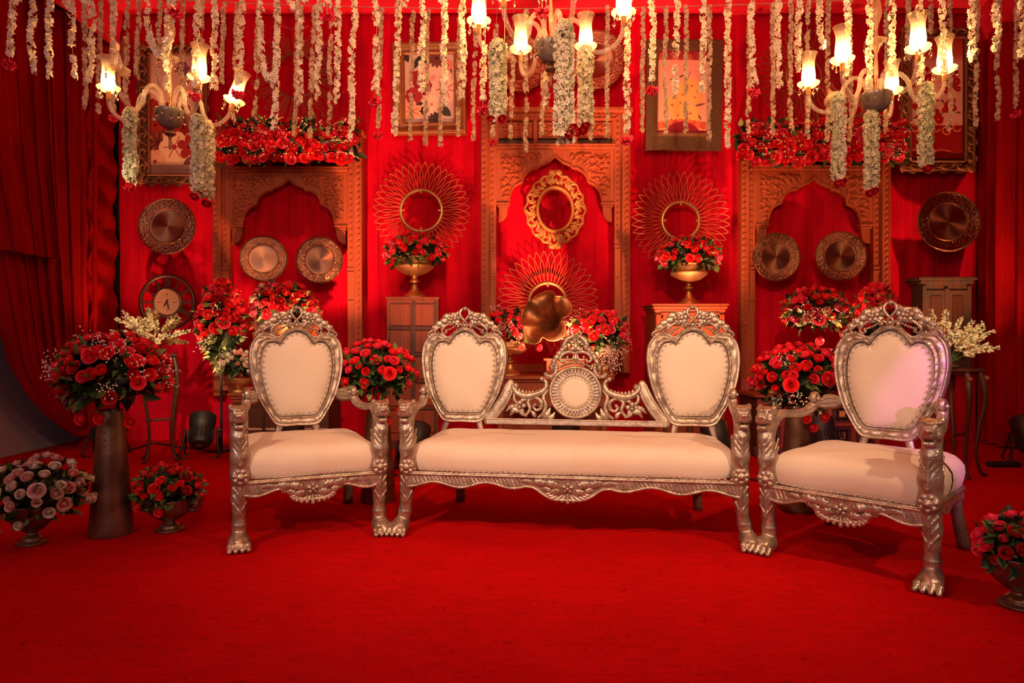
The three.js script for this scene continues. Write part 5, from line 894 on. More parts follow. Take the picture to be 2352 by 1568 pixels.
// carved round panel leaning behind the rose ball
{
  const d = 6.5, t = thing('round_wood_carving', 'dim round carved wooden panel behind the rose ball left of the sofa', 'carving', at(658, 735, d)), R = M(82, d), g = [new THREE.CylinderGeometry(R * 0.9, R * 0.9, 0.03, 48).rotateX(Math.PI / 2), new THREE.TorusGeometry(R * 0.86, 0.03, 8, 48), new THREE.TorusGeometry(R * 0.68, 0.016, 8, 48)];
  for (let k = 0; k < 20; k++) { const a = k / 20 * 6.283; g.push(foil([Math.cos(a) * R * 0.88, Math.sin(a) * R * 0.88, 0.01], [Math.cos(a + 0.24) * R * 1.04, Math.sin(a + 0.24) * R * 1.04, 0.01], 0.04, { seg: 8 })); }
  part('panel_disc', uvPos(g[0]), MAT.carvedDark, t); part('carved_rim', uvPos(merge(g.slice(1))), MAT.wood, t); t.rotation.x = -0.05;
  part('prop_leg', uvPos(box(0.05, t.position.y + 0.1, 0.05, 0, -(t.position.y + 0.1) / 2 + 0.1 - 0.04, -0.06, 0.005)), MAT.woodDark, t);
}
// ------------------------------------------------------------------ gramophone
{
  const d = 5.98, tp = 1.05 - M(864 - 775, 5.95), b = at(1300, 0, d), t = thing('gramophone', 'gramophone with a dull copper flower horn on the console table', 'gramophone', [b.x, tp, -d - 0.22], 0.0);
  const w = 0.34;
  part('wooden_case', uvPos(merge([box(w, 0.12, w, 0, 0.075, 0, 0.006), box(w + 0.05, 0.02, w + 0.05, 0, 0.145, 0, 0.006), box(w + 0.05, 0.022, w + 0.05, 0, 0.013, 0, 0.006)])), MAT.wood, t);
  part('turntable', mv(new THREE.CylinderGeometry(0.13, 0.13, 0.014, 36), 0, 0.163, 0), MAT.black, t);
  part('crank', merge([sweep([[w / 2, 0.08, 0], [w / 2 + 0.05, 0.08, 0], [w / 2 + 0.06, 0.05, 0], [w / 2 + 0.06, 0.01, 0]], 0.006, { seg: 14, rad: 6 }), ball(w / 2 + 0.075, 0.01, 0, 0.012, 8)]), MAT.brass, t);
  // horn: eight petals flaring toward the viewer's left, tail bending down behind
  const N = 5, mouth = at(1252, 728, 5.70).sub(V(b.x, tp, -d - 0.22)), tail = V(0.06, 0.20, -0.02), axis = mouth.clone().sub(V(0.12, 0.30, -0.02)).normalize();
  const X = V().crossVectors(V(0, 1, 0), axis).normalize(), Y = V().crossVectors(axis, X);
  const R = M(62, 5.7), L = 0.40;
  const horn = (s0) => grid(N * 10, 26, (u, v) => {
    const a = u * 6.2832, sc = Math.abs(Math.sin(a * N / 2 + 0.4)), prof = 0.03 + (R - 0.03) * Math.pow(v, 2.3), r = prof * (1 + v * v * 0.10 * (sc - 0.55) * 2 - v * 0.05 * Math.pow(1 - sc, 4)) + s0, z = (v - 1) * L - 0.10 * Math.pow(v, 7) * (0.4 + 0.6 * sc) + 0.05 * v;
    const p = mouth.clone().addScaledVector(axis, z + 0.03).addScaledVector(X, Math.cos(a) * r).addScaledVector(Y, Math.sin(a) * r);
    return [p.x, p.y, p.z, u * 3, v];
  }, true);
  const h = part('horn', horn(0), MAT.copperDull, t); h.material.side = THREE.DoubleSide;
  const rimPts = []; for (let k = 0; k < N * 8; k++) { const a = k / (N * 8) * 6.2832, sc = Math.abs(Math.sin(a * N / 2 + 0.4)), r = R * (1 + 0.10 * (sc - 0.55) * 2 - 0.05 * Math.pow(1 - sc, 4)); rimPts.push(mouth.clone().addScaledVector(axis, 0.08 - 0.10 * (0.4 + 0.6 * sc)).addScaledVector(X, Math.cos(a) * r).addScaledVector(Y, Math.sin(a) * r)); }
  part('horn_rim', sweep(rimPts, 0.005, { closed: true, seg: N * 16, rad: 5, frenet: true }), MAT.brass, t);
  const end = mouth.clone().addScaledVector(axis, -L + 0.03);
  part('horn_elbow', sweep([end.clone().addScaledVector(axis, 0.03), end.clone().addScaledVector(axis, -0.08), V(end.x + 0.04, end.y - 0.12, end.z - 0.06), V(0.03, 0.25, 0.0), V(0, 0.175, 0.02)], [0.032, 0.028, 0.024, 0.018, 0.014], { seg: 30, rad: 10, ref: V(1, 0, 0.3).normalize() }), MAT.copperDull, t);
}
// ------------------------------------------------------------------ flowers
function roseGeo(seed, open) {
  const r = rng(seed), out = [];
  const petal = (a0, w, R, H, close) => grid(6, 5, (u, v) => {
    const q = (u - 0.5) * 2, vv = v * (1 - 0.16 * q * q * v), lip = sstep(0.78, 1, v), rr = R * (0.22 + 0.78 * Math.sin(Math.min(1, vv * 1.5) * 1.5)) - close * R * vv * vv * 1.4 + lip * (close < 0.15 ? 0.05 : 0.02), a = a0 + q * w * (0.5 + 0.5 * Math.sin(v * 1.7 + 0.3));
    return [Math.cos(a) * rr, -0.5 + H * vv - lip * lip * 0.07 * (close < 0.15 ? 1 : 0.3) + 0.02 * Math.sin(q * 5 + seed + a0 * 3), Math.sin(a) * rr];
  });
  const Ls = [[0.17, 2, 0.70, 0.40], [0.29, 3, 0.69, 0.30], [0.41, 3, 0.66, 0.20], [0.54, 4, 0.60, 0.10], [0.67, 5, 0.50, -0.06 * open], [0.80, 5, 0.40, -0.16 * open]];
  if (open > 0.9) Ls.push([0.90, 5, 0.18, -0.26 * open]);
  for (const [R, n, top, close] of Ls) for (let k = 0; k < n; k++) out.push(petal((k + r() * 0.3) / n * 6.283 + R * 9, 3.1416 / n * 1.5, R, top + 0.5 - r() * 0.06, close));
  out.push(mv(grid(16, 6, (u, v) => { const a = u * 6.283 * 1.8, rr = 0.16 * (1 - v * 0.7); return [Math.cos(a) * rr, -0.1 + v * 0.88, Math.sin(a) * rr]; })));
  out.push(mv(new THREE.SphereGeometry(0.34, 9, 6), 0, -0.36, 0, 0, 0, 0, [1, 0.75, 1]));
  return merge(out);
}
const ROSES = [roseGeo(1, 0.3), roseGeo(2, 0.7), roseGeo(3, 0.45), roseGeo(4, 0.1), roseGeo(5, 0.95)];
const budGeo = mv(roseGeo(9, 0.1), 0, 0, 0, 0, 0, 0, [0.72, 1.15, 0.72]);
function leafGeo(w, fold) { return grid(4, 6, (u, v) => { const q = (u - 0.5) * 2, ww = w * Math.sin(Math.PI * Math.pow(v, 0.72)) * (1 - 0.25 * v); return [q * ww, v, Math.abs(q) * ww * fold - 0.22 * v * v]; }); }
const LEAVES = [leafGeo(0.30, 0.35), leafGeo(0.24, 0.5), leafGeo(0.34, 0.2)];
const UPV = V(0, 1, 0);
function orient(o, dir, spin, size) { o.quaternion.setFromUnitVectors(UPV, dir).multiply(new THREE.Quaternion().setFromAxisAngle(UPV, spin)); o.scale.setScalar(size); }
function breathGeo(C, rad, n, r, shape, s = 0.0048) {
  const out = [], oc = new THREE.OctahedronGeometry(s, 0); oc.setIndex([...Array(oc.attributes.position.count).keys()]);
  const P = [];
  for (let k = 0; k < n; k++) { const p = shape(r); P.push(p); const q = oc.clone(); q.scale(0.7 + r() * 0.7, 0.7 + r() * 0.7, 0.7 + r() * 0.7); q.translate(p.x, p.y, p.z); out.push(q); if (k % 5 === 0) out.push(sweep([C, C.clone().lerp(p, 0.6).add(V(0, 0.01, 0)), p], 0.0009, { seg: 3, rad: 3 })); }
  return merge(out);
}
// a mound of roses and leaves on an ellipsoid; everything in it moves together
function bouquet({ label, group, c, R, n, rr, pal, seed, leaves = 46, foliage = 150, breath = 0, minUp = -0.5, front = -0.45, droop = [], pale = 0.25, name = 'rose_bouquet', buds = 0, lowGap = 0.3, cat = 'flowers', squash = 1 }) {
  const r = rng(seed), t = thing(name, label, cat, c, 0, group), [rx, ry, rz] = R;
  const dirs = [], N = Math.ceil(n * 2.9);
  for (let k = 0; k < N; k++) { const y = 1 - (k + 0.5) / N * 2, q = Math.sqrt(1 - y * y), a = k * 2.39996 + seed; const d = V(Math.cos(a) * q, y, Math.sin(a) * q); d.x += (r() - 0.5) * 0.22; d.y += (r() - 0.5) * 0.22; d.z += (r() - 0.5) * 0.22; d.normalize(); if (d.y > minUp && d.z > front) dirs.push(d); }
  const on = (d, k) => V(d.x * rx * k, d.y * ry * k, d.z * rz * k);
  const nor = (d) => V(d.x / rx, d.y / ry, d.z / rz).normalize();
  let used = 0;
  for (const d of dirs) {
    if (used >= n * 1.25) break; if (d.y < 0.05 && d.y > minUp * 0.8 && d.z > 0.2 && r() < lowGap) continue; used++;
    const k = 0.86 + r() * 0.14, p = on(d, k), m = typeof pal === 'function' ? pal(d, r) : pal[Math.floor(r() * pal.length)], bud = r() < buds;
    const o = part(bud ? 'rosebud' : 'rose', bud ? budGeo : ROSES[Math.floor(r() * 5)], m, t); o.position.copy(p);
    orient(o, nor(d).add(V((r() - 0.5) * 0.5, 0.25 + (r() - 0.5) * 0.4, 0.12 + (r() - 0.5) * 0.4)).normalize(), r() * 6.28, rr * 0.84 * (0.8 + r() * 0.35));
  }
  for (const [dx, dy, dz, mm] of droop) { const o = part('rose', ROSES[Math.floor(r() * 4)], mm ?? (typeof pal === 'function' ? pal(V(dx, dy, dz).normalize(), r) : pal[0]), t); o.position.set(dx * rx, dy * ry, dz * rz); orient(o, V(dx * 0.6, -0.25 + r() * 0.3, 1).normalize(), r() * 6, rr * 0.78); }
  for (let k = 0; k < leaves; k++) {
    const a = r() * 6.283, y = lerp(minUp, 0.75, r()), q = Math.sqrt(Math.max(0, 1 - y * y)), d = V(Math.cos(a) * q, y, Math.abs(Math.sin(a) * q) - (r() < 0.25 ? 0.4 : 0)).normalize();
    const o = part('leaf', LEAVES[k % 3], r() < pale ? MAT.leafPale : MAT.leaf, t); o.position.copy(on(d, 0.80 + r() * 0.12));
    orient(o, nor(d).add(V((r() - 0.5) * 1.6, (r() - 0.5) * 1.4, (r() - 0.5) * 1.0)).normalize(), r() * 6.28, rr * (1.05 + r() * 0.6));
  }
  const fol = [];
  for (let k = 0; k < foliage; k++) {
    const a = r() * 6.283, y = lerp(minUp - 0.15, 0.95, r()), q = Math.sqrt(Math.max(0, 1 - y * y)), d = V(Math.cos(a) * q, y, Math.sin(a) * q), p = on(d, 0.45 + r() * 0.35), g = LEAVES[k % 3].clone(), m = new THREE.Matrix4();
    const qq = new THREE.Quaternion().setFromUnitVectors(UPV, d.clone().add(V((r() - 0.5) * 1.5, (r() - 0.5) * 1.5, (r() - 0.5) * 1.5)).normalize()).multiply(new THREE.Quaternion().setFromAxisAngle(UPV, r() * 6)), s = rr * (1.3 + r());
    fol.push(g.applyMatrix4(m.compose(p, qq, V(s, s, s))));
  }
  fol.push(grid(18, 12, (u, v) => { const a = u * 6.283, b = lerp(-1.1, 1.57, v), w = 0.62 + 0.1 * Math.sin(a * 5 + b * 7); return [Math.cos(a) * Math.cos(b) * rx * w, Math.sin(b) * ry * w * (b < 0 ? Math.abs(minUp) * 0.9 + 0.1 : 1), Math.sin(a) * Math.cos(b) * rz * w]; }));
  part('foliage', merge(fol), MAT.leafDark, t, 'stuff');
  if (breath) {
    const cl = []; for (let k = 0; k < Math.ceil(breath / 26); k++) { const a = r() * 3.14, y = lerp(minUp, 0.9, r()), q = Math.sqrt(1 - Math.min(0.98, y * y)); cl.push(V(Math.cos(a) * q * rx, y * ry, Math.sin(a) * q * rz)); }
    part('babys_breath', breathGeo(V(0, 0, 0), rx, breath, r, (r2) => { const c0 = cl[Math.floor(r2() * cl.length)], s = rr * 1.5; return c0.clone().multiplyScalar(1.0 + r2() * 0.08).add(V((r2() - 0.5) * s * 1.6, (r2() - 0.5) * s * 1.6, (r2() - 0.5) * s)); }), MAT.breath, t, 'stuff');
  }
  return t;
}
const RED = [MAT.rose, MAT.rose, MAT.rose, MAT.roseDeep, MAT.roseHot];
// ------------------------------------------------------------------ urns and vases
function urn(label, cat, pos, prof, m, o = {}) {
  const t = thing(o.name ?? 'pedestal_urn', label, cat, pos, 0, o.group);
  const { foot, bowl } = prof;
  part('foot', uvPos(smoothLathe(foot, 40, 4)), m, t);
  const b = smoothLathe(bowl, o.flutes ? o.flutes * 4 : 40, 4);
  if (o.flutes) { const p = b.attributes.position; for (let k = 0; k < p.count; k++) { const x = p.getX(k), z = p.getZ(k), q = Math.hypot(x, z); if (q < 0.01) continue; const f = 1 + 0.035 * Math.abs(Math.sin(Math.atan2(z, x) * o.flutes / 2)); p.setX(k, x * f); p.setZ(k, z * f); } b.computeVertexNormals(); }
  part('bowl', uvPos(b), m, t); m.side = THREE.DoubleSide;
  return t;
}
const compote = (h, R) => ({ foot: [[R * 0.62, 0], [R * 0.62, 0.012], [R * 0.50, h * 0.08], [R * 0.26, h * 0.17], [R * 0.17, h * 0.26], [R * 0.15, h * 0.33], [R * 0.26, h * 0.38], [R * 0.27, h * 0.42], [R * 0.15, h * 0.47], [R * 0.16, h * 0.53], [R * 0.28, h * 0.56]], bowl: [[R * 0.2, h * 0.55], [R * 0.62, h * 0.62], [R * 0.96, h * 0.74], [R * 1.0, h * 0.80], [R * 0.90, h * 0.84], [R * 0.88, h * 0.98], [R * 0.96, h], [R * 0.85, h * 0.99], [R * 0.80, h * 0.82]] });
const low = (h, R) => ({ foot: [[R * 0.66, 0], [R * 0.68, 0.012], [R * 0.50, h * 0.10], [R * 0.46, h * 0.17], [R * 0.27, h * 0.26], [R * 0.26, h * 0.31]], bowl: [[R * 0.25, h * 0.30], [R * 0.55, h * 0.40], [R * 0.92, h * 0.62], [R * 1.05, h * 0.86], [R * 1.12, h], [R * 1.0, h * 0.98], [R * 0.88, h * 0.70]] });
function cone(label, x, z, h, rb, rt) {
  const t = thing('conical_vase', label, 'vase', [x, 0, z], 0, 'tall conical metal vases');
  part('vase_body', uvPos(lathe([[rb * 0.96, 0], [rb, 0.006], [rb * 0.99, 0.02], [lerp(rb, rt, 0.5), h * 0.5], [rt, h - 0.005], [rt * 0.96, h], [rt * 0.9, h - 0.01], [rt * 0.88, h * 0.7]], 56)), MAT.bronze, t);
  const bolts = []; for (let k = 0; k < 16; k++) { const y = 0.03 + k * h / 16.5, rr = lerp(rb, rt, y / h), a = 1.45 + 0.0 * k; bolts.push(ball(Math.cos(a) * rr, y, Math.sin(a) * rr, 0.0045, 6)); }
  part('seam_rivet', merge(bolts), MAT.bronze, t, 'stuff');
}
const floorD = (py) => EYE * FPX / (py - HY);
{
  // 1 big red ball on the tall cone, left front
  const d = floorD(1226); const x = at(254, 0, d).x;
  cone('tall dark bronze conical vase under the big red rose ball at left', x, -d, M(1226 - 945, d) + 0.01, M(47, d), M(26, d));
  const c = at(262, 858, d); bouquet({ label: 'big ball of red roses with white filler on the tall conical vase at left', group: 'red rose balls', c, R: [M(122, d), M(98, d), M(112, d)], n: 58, lowGap: 0.45, rr: M(19, d), pal: RED, seed: 11, leaves: 90, foliage: 240, breath: 300, minUp: -0.72, droop: [[0.45, -1.1, 0.3], [-0.35, -1.0, 0.5], [0.05, -0.98, 0.6]] });
}
{
  // 2 pink and cream roses in a low urn, bottom left
  const d = floorD(1249), p = at(72, 0, d); urn('bronze footed urn of pale roses at the bottom left of the carpet', 'urn', [p.x, 0, -d], low(M(92, d), M(46, d)), MAT.bronze, { flutes: 24, name: 'footed_urn', group: 'low bronze footed urns' });
  bouquet({ label: 'loose bunch of pale pink and cream roses in the bottom left urn', c: at(92, 1130, d), R: [M(112, d), M(84, d), M(98, d)], n: 40, lowGap: 0.45, rr: M(15.5, d), pal: [MAT.roseBlush, MAT.roseBlush, MAT.roseCream, MAT.roseCream, MAT.roseOrchid], seed: 22, leaves: 90, foliage: 200, minUp: -0.62, pale: 0.12, droop: [[0.15, -0.62, 0.95, MAT.roseCream], [-0.3, -0.78, 0.9, MAT.roseBlush]] });
}
{
  // 3 small red bunch in a handled urn
  const d = floorD(1218), p = at(389, 0, d), t = urn('small bronze urn with curled handles beside the tall conical vase', 'urn', [p.x, 0, -d], low(M(74, d), M(47, d)), MAT.bronze, { flutes: 24, name: 'footed_urn', group: 'low bronze footed urns' });
  const h = M(74, d), R = M(47, d);
  for (const s of [-1, 1]) part('handle', uvPos(sweep([[s * R * 0.85, h * 0.62, 0], [s * R * 1.35, h * 0.66, 0], [s * R * 1.55, h * 0.95, 0], [s * R * 1.62, h * 1.18, 0], [s * R * 1.42, h * 1.2, 0]], [0.009, 0.012, 0.011, 0.008, 0.006], { seg: 22, rad: 7 })), MAT.bronze, t);
  bouquet({ label: 'small loose bunch of red roses in the handled urn near the left armchair', c: at(388, 1122, d), R: [M(78, d), M(56, d), M(70, d)], n: 22, rr: M(14.5, d), pal: [MAT.rose, MAT.roseDeep, MAT.rose], seed: 33, leaves: 80, foliage: 150, minUp: -0.5, pale: 0.08, droop: [[0.1, -0.7, 0.9], [-0.6, -0.55, 0.7]] });
}
{
  // 7 and 14: rose balls on cones behind the seats
  let d = floorD(1150), x = at(868, 0, d).x; cone('dark conical vase between the left armchair and the sofa', x, -d, M(1150 - 920, d), M(41, d), M(24, d));
  bouquet({ label: 'dome of red roses and green leaves between the left armchair and the sofa', group: 'red rose balls', c: at(862, 858, d), R: [M(94, d), M(80, d), M(84, d)], n: 40, lowGap: 0.5, rr: M(14, d), pal: [MAT.rose, MAT.rose, MAT.roseHot], seed: 44, leaves: 90, foliage: 220, minUp: -0.62, pale: 0.35, droop: [[0.08, -1.0, 0.5], [0.6, -1.0, 0.3], [0.3, -1.35, 0.2]] });
  d = floorD(1172); x = at(1832, 0, d).x; cone('dark conical vase left of and behind the right armchair', x, -d, M(1172 - 930, d), M(40, d), M(25, d));
  bouquet({ label: 'big ball of red roses with white filler just left of the right armchair back', group: 'red rose balls', c: at(1838, 872, d), R: [M(112, d), M(84, d), M(96, d)], n: 60, lowGap: 0.35, rr: M(15, d), pal: RED, seed: 55, leaves: 70, foliage: 220, breath: 220, minUp: -0.72, droop: [[-0.05, -1.0, 0.5], [0.12, -1.25, 0.4], [0.35, -0.98, 0.4]] });
}
{
  // 8, 9: back urns on the cabinets
  let d = 6.62, h = 1.05 + M(775 - 687, 6.42) + 0.024, p = at(952, 0, d);
  urn('brass pedestal urn on the tall panelled cabinet at left', 'urn', [p.x, h, -d], compote(M(92, d), M(45, d)), MAT.brass, { group: 'brass pedestal urns' });
  bouquet({ label: 'red roses in the brass urn on the tall panelled cabinet', group: 'rose bunches in brass urns', c: at(955, 585, d), R: [M(74, d), M(50, d), M(64, d)], n: 46, rr: M(10.5, d), pal: (q, r) => q.x < -0.6 && r() < 0.4 ? MAT.rosePink : RED[Math.floor(r() * 5)], seed: 66, leaves: 70, foliage: 160, minUp: -0.5 });
  d = 6.5; h = 1.05 + M(775 - 697, 6.30); p = at(1582, 0, d);
  urn('brass pedestal urn on the carved cabinet with cornice', 'urn', [p.x, h, -d], compote(M(92, d), M(42, d)), MAT.brass, { group: 'brass pedestal urns' });
  bouquet({ label: 'red roses in the brass urn on the carved cabinet behind the sofa', group: 'rose bunches in brass urns', c: at(1582, 592, d), R: [M(74, d), M(50, d), M(64, d)], n: 44, rr: M(10.5, d), pal: (q, r) => q.x < -0.5 && r() < 0.5 ? MAT.rosePink : RED[Math.floor(r() * 5)], seed: 77, leaves: 70, foliage: 160, minUp: -0.5 });
  // 10, 11: urns on the console table
  const th = 1.05 - M(864 - 775, 5.95); d = 6.1;
  p = at(1172, 0, d); urn('brass pedestal urn on the console table left of the gramophone', 'urn', [p.x, th, -d], compote(1.05 - M(783 - 775, d) - th, M(38, d)), MAT.brass, { group: 'brass pedestal urns' });
  bouquet({ label: 'red and pink roses with white filler left of the gramophone horn', group: 'rose bunches in brass urns', c: at(1165, 757, d), R: [M(58, d), M(46, d), M(54, d)], n: 30, rr: M(11.5, d), pal: (q, r) => q.y < 0.25 && q.z > 0 ? (r() < 0.5 ? MAT.rosePink : r() < 0.5 ? MAT.roseOrchid : MAT.roseHot) : MAT.rose, seed: 88, leaves: 50, foliage: 140, breath: 150, minUp: -0.5, pale: 0.55, droop: [[0.55, -0.85, 0.6, MAT.roseOrchid], [1.25, -0.9, 0.2, MAT.roseHot]] });
  d = 6.05; p = at(1388, 0, d); urn('brass pedestal urn on the console table right of the gramophone', 'urn', [p.x, th, -d], compote(1.05 - M(795 - 775, d) - th, M(42, d)), MAT.brass, { group: 'brass pedestal urns' });
  bouquet({ label: 'red and pink roses with trailing white filler right of the gramophone', group: 'rose bunches in brass urns', c: at(1374, 768, d), R: [M(68, d), M(56, d), M(62, d)], n: 36, rr: M(14, d), pal: (q, r) => q.x > 0.35 && q.y < 0.5 ? (r() < 0.6 ? MAT.rosePink : MAT.roseHot) : (r() < 0.6 ? MAT.rose : MAT.roseHot), seed: 99, leaves: 40, foliage: 140, breath: 240, minUp: -0.6, pale: 0.5 });
  const r = rng(5), c0 = at(1405, 815, 5.85); const tr = part('babys_breath', breathGeo(c0.clone().add(V(-0.02, 0.08, -0.05)), 0.2, 150, r, (q) => { const s = q(); return c0.clone().add(V((q() - 0.5) * 0.26 - s * 0.06, 0.05 - s * 0.22, (q() - 0.5) * 0.1)); }, 0.006), MAT.breath, scene); tag(tr, 'cascade of tiny cream filler flowers hanging below the roses right of the gramophone', 'flowers', null, 'stuff');
}
{
  // 6: rose ball behind the left armchair; 4b: small pale bunch; 5: tall column of roses
  let d = 6.1, hC = 1.05 - M(908 - 775, 5.85) + 0.02;
  urn('brass urn hidden under the rose ball on the inlaid chest', 'urn', [at(662, 0, d).x, hC, -d], compote(1.05 - M(745 - 775, d) - hC, M(44, d)), MAT.brass, { group: 'brass pedestal urns' });
  bouquet({ label: 'ball of red roses fading to pink behind the left armchair crest', group: 'red rose balls', c: at(650, 705, d), R: [M(76, d), M(60, d), M(66, d)], n: 48, rr: M(11.5, d), pal: (q, r) => q.x < -0.25 && r() < 0.75 ? (r() < 0.4 ? MAT.roseOrchid : MAT.rosePink) : RED[Math.floor(r() * 5)], seed: 111, leaves: 60, foliage: 150, minUp: -0.65, pale: 0.45 });
  d = 5.95; const bp = at(548, 0, d);
  urn('small brass bowl of pale rosebuds on the inlaid chest', 'bowl', [bp.x, hC, -d], low(1.05 - M(868 - 775, d) - hC, M(30, d)), MAT.brass, { name: 'footed_bowl' });
  bouquet({ label: 'small bunch of cream and pink rosebuds beside the left armchair back', c: at(545, 842, d), R: [M(42, d), M(38, d), M(38, d)], n: 22, rr: M(10.5, d), pal: [MAT.roseCream, MAT.roseBlush, MAT.roseOrchid, MAT.roseCream], seed: 122, leaves: 30, foliage: 90, minUp: -0.5, pale: 0.7, buds: 0.5 });
  d = 6.35; let c = at(508, 748, d);
  bouquet({ name: 'rose_column', lowGap: 0, label: 'tall upright column of red roses before the left archway post', group: 'tall rose columns', c, R: [M(52, d), M(104, d), M(46, d)], n: 60, rr: M(14.5, d), pal: [MAT.rose, MAT.rose, MAT.roseHot, MAT.roseDeep], seed: 133, leaves: 70, foliage: 200, breath: 60, minUp: -0.98, pale: 0.35 });
  const st = (px, d2, top, label) => { const t = thing('flower_stand', label, 'stand', [at(px, 0, d2).x, 0, -d2], 0, 'thin metal stands under the rose columns'); part('pole', uvPos(sweep([[0, 0.015, 0], [0, top, 0]], 0.013, { seg: 4, rad: 8 })), MAT.blackMetal, t); part('base_plate', uvPos(mv(new THREE.CylinderGeometry(0.13, 0.14, 0.02, 28), 0, 0.01, 0)), MAT.blackMetal, t); };
  st(508, 6.35, c.y - M(60, d), 'thin dark stand under the left rose column');
  // 12, 13: right side
  d = 6.1; const dh = 0.55;
  const vt = thing('mosaic_vase', 'squat copper vase with stone mosaic under the rose ball behind the right armchair', 'vase', [at(1874, 0, d).x, dh, -d - 0.05]); const vh = 1.05 - M(800 - 775, d) - dh, vr = M(46, d);
  part('vase_body', uvPos(smoothLathe([[vr * 0.6, 0], [vr * 0.62, 0.02], [vr * 0.9, vh * 0.25], [vr * 1.05, vh * 0.55], [vr * 0.95, vh * 0.8], [vr * 0.9, vh * 0.9], [vr * 0.97, vh], [vr * 0.9, vh * 0.99]], 40, 3)), std([0.16, 0.06, 0.03], 0.65), vt);
  const peb = ball(0, 0, 0, 0.021, 7, [1, 0.8, 0.4]), pm = std([0.45, 0.28, 0.2], 0.4); let cnt = 0;
  for (let j = 0; j < 5; j++) for (let k = 0; k < 16; k++) { const y = vh * (0.42 + j * 0.105), q = k / 16 * 6.283 + j * 0.2, rr = vr * (1.01 - Math.abs(j - 1.5) * 0.02); if (Math.sin(q) < -0.2) continue; const m = part('mosaic_stone', peb, pm, vt); m.position.set(Math.cos(q) * rr, y, Math.sin(q) * rr); m.rotation.y = Math.PI / 2 - q; cnt++; }
  bouquet({ label: 'ball of red and light pink roses on the mosaic vase behind the right armchair', group: 'red rose balls', c: at(1872, 722, d), R: [M(74, d), M(64, d), M(64, d)], n: 40, rr: M(13.5, d), pal: (q, r) => q.y < 0.35 && q.z > 0.1 && r() < 0.55 ? (r() < 0.4 ? MAT.roseOrchid : MAT.rosePink) : RED[Math.floor(r() * 5)], seed: 144, leaves: 60, foliage: 150, breath: 60, minUp: -0.6, pale: 0.55, droop: [[-0.1, -0.95, 0.6, MAT.rosePink], [0.6, -0.7, 0.6, MAT.roseHot]] });
  d = 6.3; c = at(2012, 735, d);
  bouquet({ name: 'rose_column', lowGap: 0, label: 'upright column of red roses left of the right armchair crest', group: 'tall rose columns', c, R: [M(50, d), M(82, d), M(46, d)], n: 44, rr: M(16, d), pal: [MAT.rose, MAT.roseHot, MAT.rose], seed: 155, leaves: 44, foliage: 140, minUp: -0.98, pale: 0.5 });
  st(2012, 6.3, c.y - M(50, d), 'thin dark stand under the right rose column');
  d = 5.9; bouquet({ label: 'few small dull pink flowers peeping left of the right armchair back', c: at(1945, 822, d), R: [M(22, d), M(18, d), M(18, d)], n: 10, rr: M(8, d), pal: [MAT.roseBlush, MAT.roseOrchid], seed: 160, leaves: 14, foliage: 40, minUp: -0.6 });
  urn('small bowl under the dull pink flowers on the painted dresser', 'bowl', [at(1945, 0, 5.9).x, dh, -6.08], low(M(40, d), M(20, d)), MAT.brass, { name: 'footed_bowl' });
  // 16: right edge urn
  d = floorD(1394); const p = at(2345, 0, d); urn('dark brass urn of crimson roses at the right edge of the carpet', 'urn', [p.x, 0, -d], low(M(120, d), M(66, d)), MAT.bronze, { flutes: 24, name: 'footed_urn', group: 'low bronze footed urns' });
  bouquet({ label: 'crimson roses with broad leaves in the urn at the right edge', c: at(2348, 1255, d), R: [M(92, d), M(76, d), M(80, d)], n: 22, rr: M(22, d), pal: [MAT.roseHot, MAT.roseDeep, MAT.roseHot], seed: 177, leaves: 70, foliage: 150, minUp: -0.6, pale: 0.12, buds: 0.3 });
}
